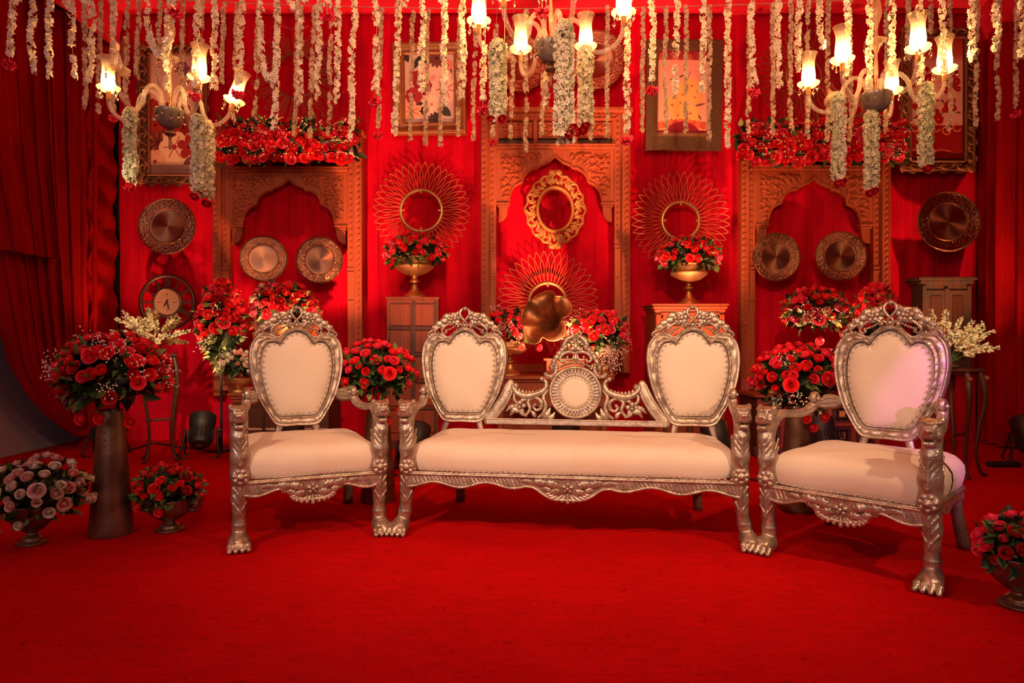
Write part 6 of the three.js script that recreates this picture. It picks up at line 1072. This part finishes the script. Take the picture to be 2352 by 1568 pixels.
// ------------------------------------------------------------------ flower boxes over the side archways
function planter(label, x0, x1, yT, yB, d, seed, rr) {
  const r = rng(seed), c = at((x0 + x1) / 2, (yT + yB) / 2, d), t = thing('flower_box', label, 'flower box', c, 0, 'flower boxes over the side archways'), w = M(x1 - x0, d), h = M(yB - yT, d), D = 0.30;
  part('trough', uvPos(merge([box(w - 0.14, h * 0.42, 0.02, 0, -0.02, 0.06, 0.004), box(w - 0.14, h * 0.42, 0.02, 0, -0.02, -0.16, 0.004), box(w - 0.14, 0.02, D - 0.08, 0, -h * 0.22, -0.05, 0.004), box(0.02, h * 0.42, D - 0.08, w / 2 - 0.08, -0.02, -0.05, 0.004), box(0.02, h * 0.42, D - 0.08, -w / 2 + 0.08, -0.02, -0.05, 0.004)])), std([0.5, 0.46, 0.42], 0.7), t);
  const n = 112;
  for (let k = 0; k < n; k++) {
    const u = (k + 0.5) / n, row = k % 4, x = (u - 0.5) * w * 0.97 + (r() - 0.5) * 0.05, y = lerp(-0.42, 0.40, row / 3) * h + (r() - 0.5) * 0.07, z = 0.09 + 0.06 * Math.cos((row - 1) * 0.9) + (r() - 0.5) * 0.05;
    const o = part('rose', ROSES[Math.floor(r() * 5)], r() < 0.45 ? MAT.rose : MAT.roseHot, t); o.position.set(x, y, z); orient(o, V((r() - 0.5) * 0.9, 0.1 + y / h * 1.2 + (r() - 0.5) * 0.6, 1).normalize(), r() * 6, rr * 0.76 * (0.85 + r() * 0.35));
  }
  for (let k = 0; k < 130; k++) { const o = part('leaf', LEAVES[k % 3], r() < 0.4 ? MAT.leafPale : MAT.leaf, t), y = (r() - 0.5) * h * 1.15; o.position.set((r() - 0.5) * w, y, 0.06 + r() * 0.09); orient(o, V((r() - 0.5) * 1.4, y / h * 2 + (r() - 0.5), 0.4 + r()).normalize(), r() * 6, rr * (0.8 + r() * 0.45)); }
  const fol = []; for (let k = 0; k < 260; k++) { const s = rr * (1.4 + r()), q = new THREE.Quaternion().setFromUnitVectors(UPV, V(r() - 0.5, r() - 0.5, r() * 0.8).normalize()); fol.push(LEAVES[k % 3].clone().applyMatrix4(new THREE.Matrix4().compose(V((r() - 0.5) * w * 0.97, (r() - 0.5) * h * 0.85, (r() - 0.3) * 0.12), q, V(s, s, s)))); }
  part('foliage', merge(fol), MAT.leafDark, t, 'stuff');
  part('babys_breath', breathGeo(V(0, 0, 0), 0.3, 160, r, (q) => V((q() - 0.5) * w, (q() - 0.5) * h, 0.17 + q() * 0.06), 0.007), MAT.spike, t, 'stuff');
}
planter('long box of red roses over the left archway', 512, 832, 284, 376, 6.62, 201, M(14.5, 6.6));
planter('long box of bright red roses over the archway behind the right armchair', 1688, 2066, 288, 380, 6.62, 202, M(16.5, 6.6));

// ------------------------------------------------------------------ cream flower spikes
function spikes(label, px, py, d, list, seed, base) {
  const r = rng(seed), p = at(px, py, d), t = thing('flower_spikes', label, 'flowers', [p.x, p.y, p.z]);
  const fl = grid(3, 3, (u, v) => [(u - 0.5) * 0.5 * Math.sin(v * 2.6 + 0.3), v, 0.25 * Math.sin(v * 3) - 0.1]);
  for (const [dx, dy, dz, m] of list) {
    const e = V(M(dx, d), -M(dy, d), dz), mid = e.clone().multiplyScalar(0.55).add(V(0, 0.03, 0)), cv = new THREE.CatmullRomCurve3([V(0, 0, 0), mid, e]), g = [], L = cv.getLength();
    const n = Math.round(L / 0.0038);
    for (let k = Math.round(n * 0.35); k < n; k++) { const s = k / n, q = cv.getPoint(s), T = cv.getTangent(s), a = r() * 6.28, side = V(Math.cos(a), Math.sin(a), Math.cos(a * 1.7)).cross(T).normalize(), dir = side.multiplyScalar(0.9).add(T.clone().multiplyScalar(0.8)).normalize(), sc = 0.038 * (1.1 - 0.55 * sstep(0.4, 1, s)) * (0.8 + r() * 0.5); g.push(fl.clone().applyMatrix4(new THREE.Matrix4().compose(q, new THREE.Quaternion().setFromUnitVectors(UPV, dir).multiply(new THREE.Quaternion().setFromAxisAngle(UPV, r() * 6)), V(sc, sc, sc)))); }
    const sp = part('flower_spike', merge(g), m ? MAT.spikeDry : MAT.spike, t); part('stem', sweep([V(0, 0, 0), mid, e], 0.004, { seg: 8, rad: 5 }), MAT.leaf, sp);
  }
  const b = thing('spike_vase', base[0], 'vase', [p.x, base[1], p.z]); const h = p.y - base[1] + 0.02; part('vase_body', uvPos(smoothLathe([[0.06, 0], [0.075, 0.01], [0.085, h * 0.4], [0.06, h * 0.8], [0.07, h], [0.06, h * 0.98]], 28, 3)), MAT.bronze, b);
}
spikes('fan of cream flower spikes behind the big left rose ball', 352, 800, 5.85, [[-78, -68, 0.05], [-52, -84, 0.12], [-66, -40, 0.2], [-30, -70, 0.25], [-10, -88, 0], [-28, -92, -0.1, 1], [4, -70, 0.25], [12, -66, 0.2], [22, -60, 0.1], [40, -78, -0.1, 1], [60, -70, 0], [72, -62, 0.1, 1], [88, -40, 0.05], [90, -14, 0.1, 1], [30, -30, 0.28], [58, -30, 0.2], [46, -14, 0.25], [6, -40, 0.3], [-14, -100, -0.15, 1]], 301, ['dark little vase holding cream spikes on the slim left stand', 1.05 - M(812 - 775, 5.85)]);
spikes('fan of cream flower spikes beside the right armchair back', 2175, 838, 5.2, [[-38, -128, 0], [-20, -120, 0.1], [-6, -124, 0], [10, -108, -0.1, 1], [32, -108, 0], [50, -100, 0.05], [62, -98, 0.1], [76, -86, 0.05], [86, -78, 0.1], [96, -48, 0], [88, -40, 0.15], [60, -40, 0.2], [-30, -84, 0.15], [20, -70, 0.15], [40, -62, 0.2]], 302, ['dark little vase holding cream spikes on the brass-knobbed stand', 1.05 - M(846 - 775, 5.2)]);
// ------------------------------------------------------------------ chandeliers
const CH = {
  arm: (R) => { const p = [[0.05, -0.03], [0.075, 0.045], [0.125, 0.065], [0.175, 0.02], [0.20, -0.07], [0.25, -0.125], [R - 0.055, -0.105], [R - 0.01, -0.05], [R, 0.0]]; const g = sweep(p.map(([x, y]) => [x, y, 0]), 0.0125, { seg: 120, rad: 10 }); const q = g.attributes.position, n = g.attributes.normal, u = g.attributes.uv; for (let k = 0; k < q.count; k++) { const b = 0.0022 * Math.sin(u.getY(k) * 420 + Math.floor(k % 11) / 10 * 6.283 * 2); q.setXYZ(k, q.getX(k) + n.getX(k) * b, q.getY(k) + n.getY(k) * b, q.getZ(k) + n.getZ(k) * b); } g.computeVertexNormals(); return g; },
  cup: lathe([[0.0001, 0], [0.014, 0], [0.014, 0.05], [0.018, 0.052], [0.0001, 0.054]], 16),
  dish: (() => { const g = smoothLathe([[0.012, 0.045], [0.035, 0.048], [0.056, 0.060], [0.066, 0.076], [0.062, 0.078], [0.045, 0.068], [0.014, 0.062]], 64, 4), p = g.attributes.position; for (let k = 0; k < p.count; k++) { const x = p.getX(k), z = p.getZ(k), f = 1 + 0.04 * Math.sin(Math.atan2(z, x) * 16); p.setX(k, x * f); p.setZ(k, z * f); } g.computeVertexNormals(); return g; })(),
  shade: smoothLathe([[0.020, 0.066], [0.036, 0.082], [0.042, 0.115], [0.038, 0.165], [0.037, 0.205], [0.046, 0.245], [0.054, 0.262]], 48, 5),
  candle: smoothLathe([[0.0001, 0.068], [0.016, 0.072], [0.024, 0.098], [0.022, 0.125], [0.012, 0.158], [0.004, 0.185], [0.0001, 0.190]], 20, 3),
  drop: merge([mv(new THREE.OctahedronGeometry(0.014, 0), 0, -0.036, 0, 0, 0.4, 0, [0.85, 1.7, 0.5]), ball(0, -0.006, 0, 0.006, 6)].map((g) => { if (!g.index) g.setIndex([...Array(g.attributes.position.count).keys()]); return g; })),
};
function chandelier(label, px, pyLamp, d, lamps, R, lum) {
  const c = at(px, pyLamp, d), t = thing('chandelier', label, 'chandelier', c, 0, 'crystal chandeliers hung with flower strings');
  part('bowl', uvPos(smoothLathe([[0.012, -0.165], [0.04, -0.16], [0.07, -0.13], [0.088, -0.08], [0.092, -0.055], [0.086, -0.05], [0.06, -0.06], [0.012, -0.065]], 40, 4)), MAT.smokeGlass, t);
  part('finial', smoothLathe([[0.0001, -0.30], [0.008, -0.285], [0.010, -0.22], [0.030, -0.205], [0.034, -0.19], [0.014, -0.172], [0.012, -0.16]], 24, 3), MAT.bronze, t);
  part('stem', uvPos(lathe([[0.008, -0.08], [0.008, 0.9]], 12)), MAT.brass, t);
  part('stem_glass', smoothLathe([[0.010, 0.02], [0.013, 0.1], [0.010, 0.2], [0.04, 0.258], [0.060, 0.275], [0.04, 0.285], [0.014, 0.30], [0.012, 0.36], [0.030, 0.42], [0.032, 0.46], [0.018, 0.55], [0.010, 0.62]], 36, 4), MAT.frosted, t);
  part('canopy_cap', smoothLathe([[0.010, 0.62], [0.040, 0.64], [0.045, 0.67], [0.015, 0.70]], 24, 3), MAT.bronze, t);
  part('chain', uvPos(lathe([[0.005, 0.70], [0.005, TOP - c.y]], 8)), MAT.blackMetal, t);
  const armG = CH.arm(R), r = rng(px | 0);
  for (const [deg, on, tip = 0, dy = 0] of lamps) {
    const a = deg * Math.PI / 180, x = Math.cos(a) * R, z = Math.sin(a) * R;
    const A = new THREE.Group(); A.name = 'lamp_arm'; A.rotation.y = -a; t.add(A);
    part('glass_tube', armG, MAT.armGlass, A);
    const L = new THREE.Group(); L.name = 'lamp_holder'; L.position.set(R, dy, 0); L.rotation.z = -tip; A.add(L);
    // sub-parts sit in the arm so that depth stays thing > part > sub-part
    const put = (n, g, m) => { const o = part(n, g, m, A); o.position.set(R, dy, 0); o.rotation.z = -tip; return o; };
    A.remove(L);
    put('candle_cup', CH.cup, MAT.brass); put('drip_dish', CH.dish, MAT.frosted); put('glass_shade', CH.shade, on ? MAT.shade : MAT.glass);
    put('bulb', CH.candle, on ? MAT.bulb : MAT.bulbOff);
    for (let k = 0; k < 4; k++) { const q = k * 1.57 + 0.5, o = part('crystal_drop', CH.drop, MAT.crystal, A); o.position.set(R + Math.cos(q) * 0.06, dy + 0.062, Math.sin(q) * 0.06); }
    if (on) { const l = new THREE.PointLight(RGB(1, 0.6, 0.28), lum, 0, 2); l.name = 'candle_bulb_light'; l.position.set(c.x + x, c.y + dy + 0.115, c.z + z); l.castShadow = true; l.shadow.radius = 0.6; scene.add(l); }
  }
  for (let k = 0; k < 12; k++) { const q = k / 12 * 6.283, o = part('crystal_drop', CH.drop, MAT.crystal, t); o.position.set(Math.cos(q) * 0.09, -0.055 - (k % 3) * 0.015, Math.sin(q) * 0.09); }
  for (let k = 0; k < 8; k++) { const q = k / 8 * 6.283, o = part('crystal_drop', CH.drop, MAT.crystal, t); o.position.set(Math.cos(q) * 0.066, 0.27, Math.sin(q) * 0.066); }
  return t;
}
chandelier('left glass chandelier with three lit candle bulbs and one dark one', 392, 236, 4.3, [[172, 1], [112, 0], [38, 1, 0.05], [-12, 1, 0.28, -0.03]], 0.36, 0.55);
chandelier('middle glass chandelier nearest the camera, cut off by the top edge', 1265, 80, 3.8, [[180, 1], [130, 1], [77, 1], [14, 1], [305, 1], [246, 1]], 0.40, 0.55);
chandelier('right glass chandelier with five lit candle bulbs before the red blossom print', 2010, 198, 4.2, [[145, 1], [205, 1], [85, 1], [12, 1], [312, 1], [262, 0, 0.6]], 0.38, 0.55);

// ------------------------------------------------------------------ strings of white florets
const PET = (() => { const out = []; for (let k = 0; k < 5; k++) { const a = k / 5 * 6.283, c = Math.cos(a), s = Math.sin(a), w = 0.34; out.push([[0, 0, 0.1], [c * 0.55 - s * w, s * 0.55 + c * w, 0.30], [c, s, 0.12]], [[0, 0, 0.1], [c, s, 0.12], [c * 0.55 + s * w, s * 0.55 - c * w, 0.30]]); } for (let k = 0; k < 3; k++) { const a = k / 3 * 6.283, b = a + 2.09; out.push([[Math.cos(a) * 0.16, Math.sin(a) * 0.16, 0.15], [Math.cos(b) * 0.16, Math.sin(b) * 0.16, 0.15], [0, 0, -0.75]]); } return out; })();
function floretMesh(spots) {                                // spots: [position, direction, size, colour]
  const n = spots.length * PET.length * 3, P = new Float32Array(n * 3), N = new Float32Array(n * 3), C = new Float32Array(n * 3); let i = 0;
  const X = V(), Y = V(), a = V(), b = V(), c = V(), nn = V();
  for (const [p, dir, s, col, spin] of spots) {
    X.set(0.31, 0.87, -0.4).cross(dir).normalize(); Y.crossVectors(dir, X); const cs = Math.cos(spin), sn = Math.sin(spin);
    const to = (o, q) => { const qx = q[0] * cs - q[1] * sn, qy = q[0] * sn + q[1] * cs; return o.copy(p).addScaledVector(X, qx * s).addScaledVector(Y, qy * s).addScaledVector(dir, q[2] * s); };
    for (let f = 0; f < PET.length; f++) { const t = PET[f]; to(a, t[0]); to(b, t[1]); to(c, t[2]); nn.crossVectors(b.clone().sub(a), c.clone().sub(a)).normalize(); const g = f >= 10 ? 0.8 : 1; for (const v of [a, b, c]) { v.toArray(P, i); nn.toArray(N, i); C[i] = col[0] * g; C[i + 1] = col[1] * (f >= 10 ? 0.92 : 1); C[i + 2] = col[2] * g; i += 3; } }
  }
  const g = new THREE.BufferGeometry(); g.setAttribute('position', new THREE.BufferAttribute(P, 3)); g.setAttribute('normal', new THREE.BufferAttribute(N, 3)); g.setAttribute('color', new THREE.BufferAttribute(C, 3)); g.setAttribute('uv', new THREE.BufferAttribute(new Float32Array(n * 2), 2)); { const ix = new Uint32Array(n); for (let k = 0; k < n; k++) ix[k] = k; g.setIndex(new THREE.BufferAttribute(ix, 1)); }
  return g;
}
const gr = rng(4242);
function stringSpots(curve, L, rad, size, tone, gaps) {
  const out = [], step = 0.0082; let gap = 0;
  for (let s = 0; s < L; s += step * (0.8 + gr() * 0.4)) {
    if (gaps && gap <= 0 && gr() < gaps * step) gap = 0.02 + gr() * 0.05;
    if (gap > 0) { gap -= step; continue; }
    const u = s / L, p = curve.getPoint(u), T = curve.getTangent(u), a = gr() * 6.283, side = V(Math.cos(a), 0, Math.sin(a)); side.addScaledVector(T, -side.dot(T)).normalize();
    const k = rad * (0.55 + 0.5 * gr()) * (0.8 + 0.25 * Math.sin(s * 31 + rad * 999)), dir = side.clone().addScaledVector(T, (gr() - 0.45) * 1.1).normalize(), w = 0.82 + gr() * 0.18;
    out.push([p.clone().addScaledVector(side, k), dir, size * (0.75 + gr() * 0.5), [tone[0] * w, tone[1] * w * (0.97 + gr() * 0.04), tone[2] * w * (0.9 + gr() * 0.15)], gr() * 6]);
  }
  return out;
}
const carnation = (() => { const r = rng(8), out = []; for (let k = 0; k < 46; k++) { const a = r() * 6.283, b = r() * 1.5, dir = V(Math.cos(a) * Math.sin(b), -Math.cos(b) * 0.7, Math.sin(a) * Math.sin(b)).normalize(), g = grid(4, 2, (u, v) => [(u - 0.5) * 0.75 * (0.3 + v), v * (0.75 + 0.15 * Math.sin(u * 19 + k)), 0.10 * Math.sin(u * 13 + k) * v]); out.push(g.applyMatrix4(new THREE.Matrix4().compose(V(0, 0.2, 0), new THREE.Quaternion().setFromUnitVectors(UPV, dir).multiply(new THREE.Quaternion().setFromAxisAngle(UPV, r() * 6)), V(1, 1, 1)))); } return merge(out); })();
// zones name what a string hangs in front of
const ZONES = [[-50, 255, 'the left curtain'], [255, 470, 'the left chandelier'], [470, 850, 'the left flower box'], [850, 1100, 'the lily print'], [1100, 1425, 'the middle archway'], [1425, 1690, 'the orchid print'], [1690, 1925, 'the right flower box'], [1925, 2215, 'the right chandelier'], [2215, 2420, 'the right corner']];
const ORD = ['leftmost', 'second from left', 'third from left', 'fourth from left', 'fifth from left', 'sixth from left', 'seventh from left', 'eighth from left', 'ninth from left', 'tenth from left', 'eleventh from left', 'twelfth from left', 'thirteenth from left', 'fourteenth from left'];
// [x at top, x at bottom, y bottom, row: 0 near 1 far, tip: 1 red carnation, y top if it starts lower]
const STR = [
  [33, 28, 141, 0, 1], [78, 75, 167, 0], [119, 113, 181, 0], [170, 166, 177, 0], [200, 195, 252, 1], [215, 211, 191, 0], [234, 227, 273, 1], [268, 263, 162, 0], [260, 260, 265, 1, 1], [296, 290, 236, 1, 0, 6], [323, 314, 180, 1], [370, 364, 202, 1, 0, 4], [392, 381, 207, 0], [423, 419, 240, 1], [456, 453, 212, 0, 1], [468, 462, 236, 1],
  [497, 491, 205, 0], [516, 509, 190, 1, 0, 12], [547, 541, 280, 1, 0, 7], [560, 552, 209, 0, 1], [595, 588, 273, 1, 0, 20], [640, 631, 302, 0], [693, 686, 236, 0], [684, 677, 316, 1], [724, 712, 318, 1, 0, 16], [737, 731, 231, 0], [762, 755, 312, 1, 0, 40], [780, 775, 239, 0], [816, 806, 320, 0],
  [867, 862, 224, 0, 1], [878, 869, 308, 1, 1, 22], [918, 906, 311, 0], [950, 943, 324, 1, 0, 32], [974, 969, 214, 0], [984, 977, 333, 1, 0, 25], [1027, 1019, 243, 0], [1020, 1011, 333, 1], [1068, 1061, 225, 0], [1056, 1053, 314, 1, 0, 26], [1093, 1087, 322, 1, 0, 60],
  [1118, 1109, 243, 0, 1, 100], [1142, 1131, 322, 1, 1, 60], [1160, 1156, 246, 0, 0, 110], [1180, 1173, 321, 1, 0, 110], [1209, 1208, 350, 1], [1253, 1243, 315, 1, 0, 170], [1256, 1253, 250, 0, 0, 165], [1310, 1305, 310, 1, 0, 40], [1394, 1396, 317, 1, 0, 0], [1352, 1356, 322, 1, 0, 160],
  [1445, 1438, 312, 0, 1], [1477, 1473, 306, 1, 0, 22], [1497, 1497, 197, 0, 1], [1528, 1527, 313, 1], [1553, 1552, 222, 0], [1575, 1574, 304, 1, 0, 18], [1613, 1613, 212, 0], [1629, 1628, 340, 1, 0, 17], [1672, 1672, 336, 0],
  [1724, 1728, 205, 0, 1], [1721, 1718, 312, 1], [1772, 1775, 307, 1, 0, 8], [1787, 1787, 210, 0], [1814, 1815, 304, 1, 0, 10], [1834, 1833, 160, 0], [1855, 1854, 316, 1, 0, 4], [1883, 1884, 118, 0], [1900, 1901, 322, 1, 0, 0],
  [1945, 1945, 200, 0], [1950, 1952, 320, 1], [1997, 1996, 210, 0], [2036, 2033, 306, 1], [2048, 2046, 175, 0], [2083, 2084, 140, 1], [2108, 2110, 195, 0], [2136, 2136, 76, 1], [2160, 2163, 172, 0], [2180, 2181, 300, 1],
  [2227, 2228, 145, 0], [2240, 2241, 288, 1], [2287, 2287, 112, 0], [2290, 2288, 277, 1], [2334, 2331, 257, 1, 1], [2347, 2345, 136, 0],
];
// short ends that reach into the picture from strings nearer the camera
const STUB = [[44, 10, 0], [155, 13, 0], [195, 13, 0], [406, 8, 1], [668, 22, 0], [704, 8, 0], [752, 16, 1], [932, 14, 0], [1013, 15, 0], [1245, 6, 1]];
const NEARD = 4.05, FARD = 5.55, NEARY = 3.3, wireY = (x) => at(0, 22, FARD).y + 0.0096 * x * x;
const zcount = new Map(), zone = (x) => ZONES.findIndex((z) => x >= z[0] && x < z[1]);
const byZone = new Map(); STR.forEach((s) => { const z = zone(s[1]); if (!byZone.has(z)) byZone.set(z, []); byZone.get(z).push(s); });
for (const l of byZone.values()) l.sort((a, b) => a[1] - b[1]);
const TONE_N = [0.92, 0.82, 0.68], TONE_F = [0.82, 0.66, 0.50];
function flowerString(label, pts, size, rad, tone, tip, top, gaps = 0.6) {
  const t = thing('flower_string', label, 'garland', pts[pts.length - 1], 0, 'hanging strings of white florets'), o = t.position, cv = new THREE.CatmullRomCurve3(pts.map((p) => p.clone().sub(o)));
  part('florets', floretMesh(stringSpots(cv, cv.getLength(), rad, size, tone, gaps)), MAT.jasmine, t, 'stuff');
  const th = pts.map((p) => p.clone().sub(o)); if (top) th.unshift(top.clone().sub(o));
  if (tip) th.push(V(0, -0.05, 0));
  part('thread', sweep(th, 0.0014, { seg: th.length * 4, rad: 4 }), MAT.thread, t);
  if (tip) { const c = part('carnation', carnation, MAT.roseHot, t); c.position.set(0, -0.055, 0); c.scale.setScalar(size * 2.4); c.rotation.y = gr() * 6; c.rotation.z = (gr() - 0.5) * 0.3; }
  return t;
}
for (const [zi, list] of [...byZone].sort((a, b) => a[0] - b[0])) list.forEach((s, k) => {
  const [xt, xb, yb, far, tip, yt] = s, d = far ? FARD : NEARD, top = at(xt, 14, d); top.y = far ? wireY(top.x) : NEARY;
  const bot = at(xb, yb, d), start = yt !== undefined && yt > 14 ? at(lerp(xt, xb, yt / yb), yt, d) : top, pts = [start];
  for (let q = 1; q < 6; q++) pts.push(start.clone().lerp(bot, q / 6).add(V((gr() - 0.5) * 0.014, 0, (gr() - 0.5) * 0.014)));
  bot.z += (gr() - 0.5) * 0.06; pts.push(bot);
  const n = list.length, lab = `${tip ? 'carnation-tipped ' : ''}${far ? 'thin' : 'full'} white flower string, ${ORD[k]} before ${ZONES[zi][2]}`;
  const drop = tip ? M(10, d) : 0; pts[pts.length - 1].y += drop;
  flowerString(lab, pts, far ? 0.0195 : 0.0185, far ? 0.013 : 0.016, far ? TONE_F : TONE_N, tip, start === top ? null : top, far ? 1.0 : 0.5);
});
STUB.forEach(([x, y, tip], k) => { const d = 3.6, bot = at(x, y, d), top = V(bot.x, NEARY, bot.z); flowerString(`short end of a ${tip ? 'carnation-tipped ' : ''}white string at the top edge, ${['first', 'second', 'third', 'fourth', 'fifth', 'sixth', 'seventh', 'eighth', 'ninth', 'tenth'][k]} from the left`, [top, top.clone().lerp(bot, 0.5), bot], 0.019, 0.018, TONE_N, tip); });
// two strings looped up in a swag
[[[338, -96], [343, 60], [352, 105], [368, 126], [384, 118], [393, 80], [396, -96], 'white flower string looped in a U beside the left chandelier stem'], [[600, -96], [600, 60], [604, 130], [612, 172], [624, 183], [633, 166], [638, 110], [640, -96], 'white flower string looped in a U before the left sunburst']].forEach((s) => { const lab = s.pop(), pts = s.map(([x, y]) => at(x, y, NEARD)); flowerString(lab, pts, 0.0185, 0.016, TONE_N, 0, null, 0); });
// wires that carry them
{
  const wire = (label, pts) => tag(part('garland_wire', sweep(pts, 0.003, { seg: 40, rad: 5, ref: V(0, 0, 1) }), MAT.thread, scene), label, 'wire');
  wire('thin wire sagging across the stage under the ceiling and carrying the far flower strings', [...Array(15)].map((_, k) => { const x = lerp(XL, XR, k / 14); return V(x, wireY(x), -FARD); }));
  wire('wire above the frame carrying the near flower strings', [V(-3.3, NEARY, -NEARD), V(3.4, NEARY, -NEARD)]);
  wire('wire above the frame carrying the short flower strings', [V(-3.0, NEARY, -3.6), V(0.6, NEARY, -3.6)]);
}
// ------------------------------------------------------------------ thick tuberose bundles on the chandelier arms
function bundle(label, px, y0, y1, wpx, d, tips, strands = 6) {
  const bot = at(px, y1, d), t = thing('tuberose_bundle', label, 'garland', bot, 0, 'thick tuberose bundles on the chandeliers'), H = M(y1 - y0, d), R = M(wpx / 2, d) * 0.74, sp = [];
  for (let k = 0; k < strands * 2; k++) {
    const a = k / (strands * 2) * 6.283, rr = R * (k % 2 ? 1 : 0.8), l0 = H * (0.0 + gr() * 0.09), x = Math.cos(a) * rr, z = Math.sin(a) * rr, cv = new THREE.CatmullRomCurve3([V(x * 0.5, H, z * 0.5), V(x, H * 0.93, z), V(x * (1 + 0.1 * gr()), H * 0.5, z), V(x * 1.08 + (gr() - 0.5) * 0.01, l0, z)]);
    sp.push(...stringSpots(cv, cv.getLength(), 0.008, 0.0155, gr() < 0.35 ? [0.56, 0.60, 0.38] : [0.74, 0.70, 0.56], 0));
  }
  part('florets', floretMesh(sp), MAT.jasmine, t, 'stuff');
  for (const [dx, dy] of tips) { const o = part('rose', ROSES[1], MAT.roseDeep, t); o.position.set(M(dx, d), -M(dy, d), R * 0.6); orient(o, V(dx * 0.02, -0.8, 0.7).normalize(), gr() * 6, M(12, d)); }
}
bundle('tuberose bundle under the left bulb of the left chandelier', 301, 252, 428, 30, 4.28, [[-3, 0], [4, 2]]);
bundle('left strand of the wide tuberose bundle right of the left chandelier bowl', 455, 268, 446, 30, 4.15, [[-4, 6]]);
bundle('right strand of the wide tuberose bundle right of the left chandelier bowl', 477, 282, 462, 32, 4.4, [[2, 6], [-6, -20]]);
bundle('tuberose bundle with two hanging roses at the middle chandelier left arm', 1143, 98, 284, 42, 3.72, [[-14, -6], [10, -8]]);
bundle('longest tuberose bundle under the middle chandelier', 1296, 55, 330, 46, 3.5, [[10, -20], [18, -34]], 7);
bundle('tuberose bundle ending in a cluster of roses under the middle chandelier', 1344, 112, 300, 38, 4.05, [[-6, 2], [-18, 6], [0, -8], [-26, -4]]);
bundle('tuberose bundle at the left arm of the right chandelier', 1925, 218, 420, 30, 4.1, [[-4, 2], [4, 0]]);
bundle('tuberose bundle under the right chandelier bowl', 2000, 256, 440, 32, 4.2, [[2, 0], [-6, 4]]);
bundle('tuberose bundle at the right arm of the right chandelier', 2125, 195, 388, 33, 4.15, [[0, 0]]);
renderer.render(scene, camera);
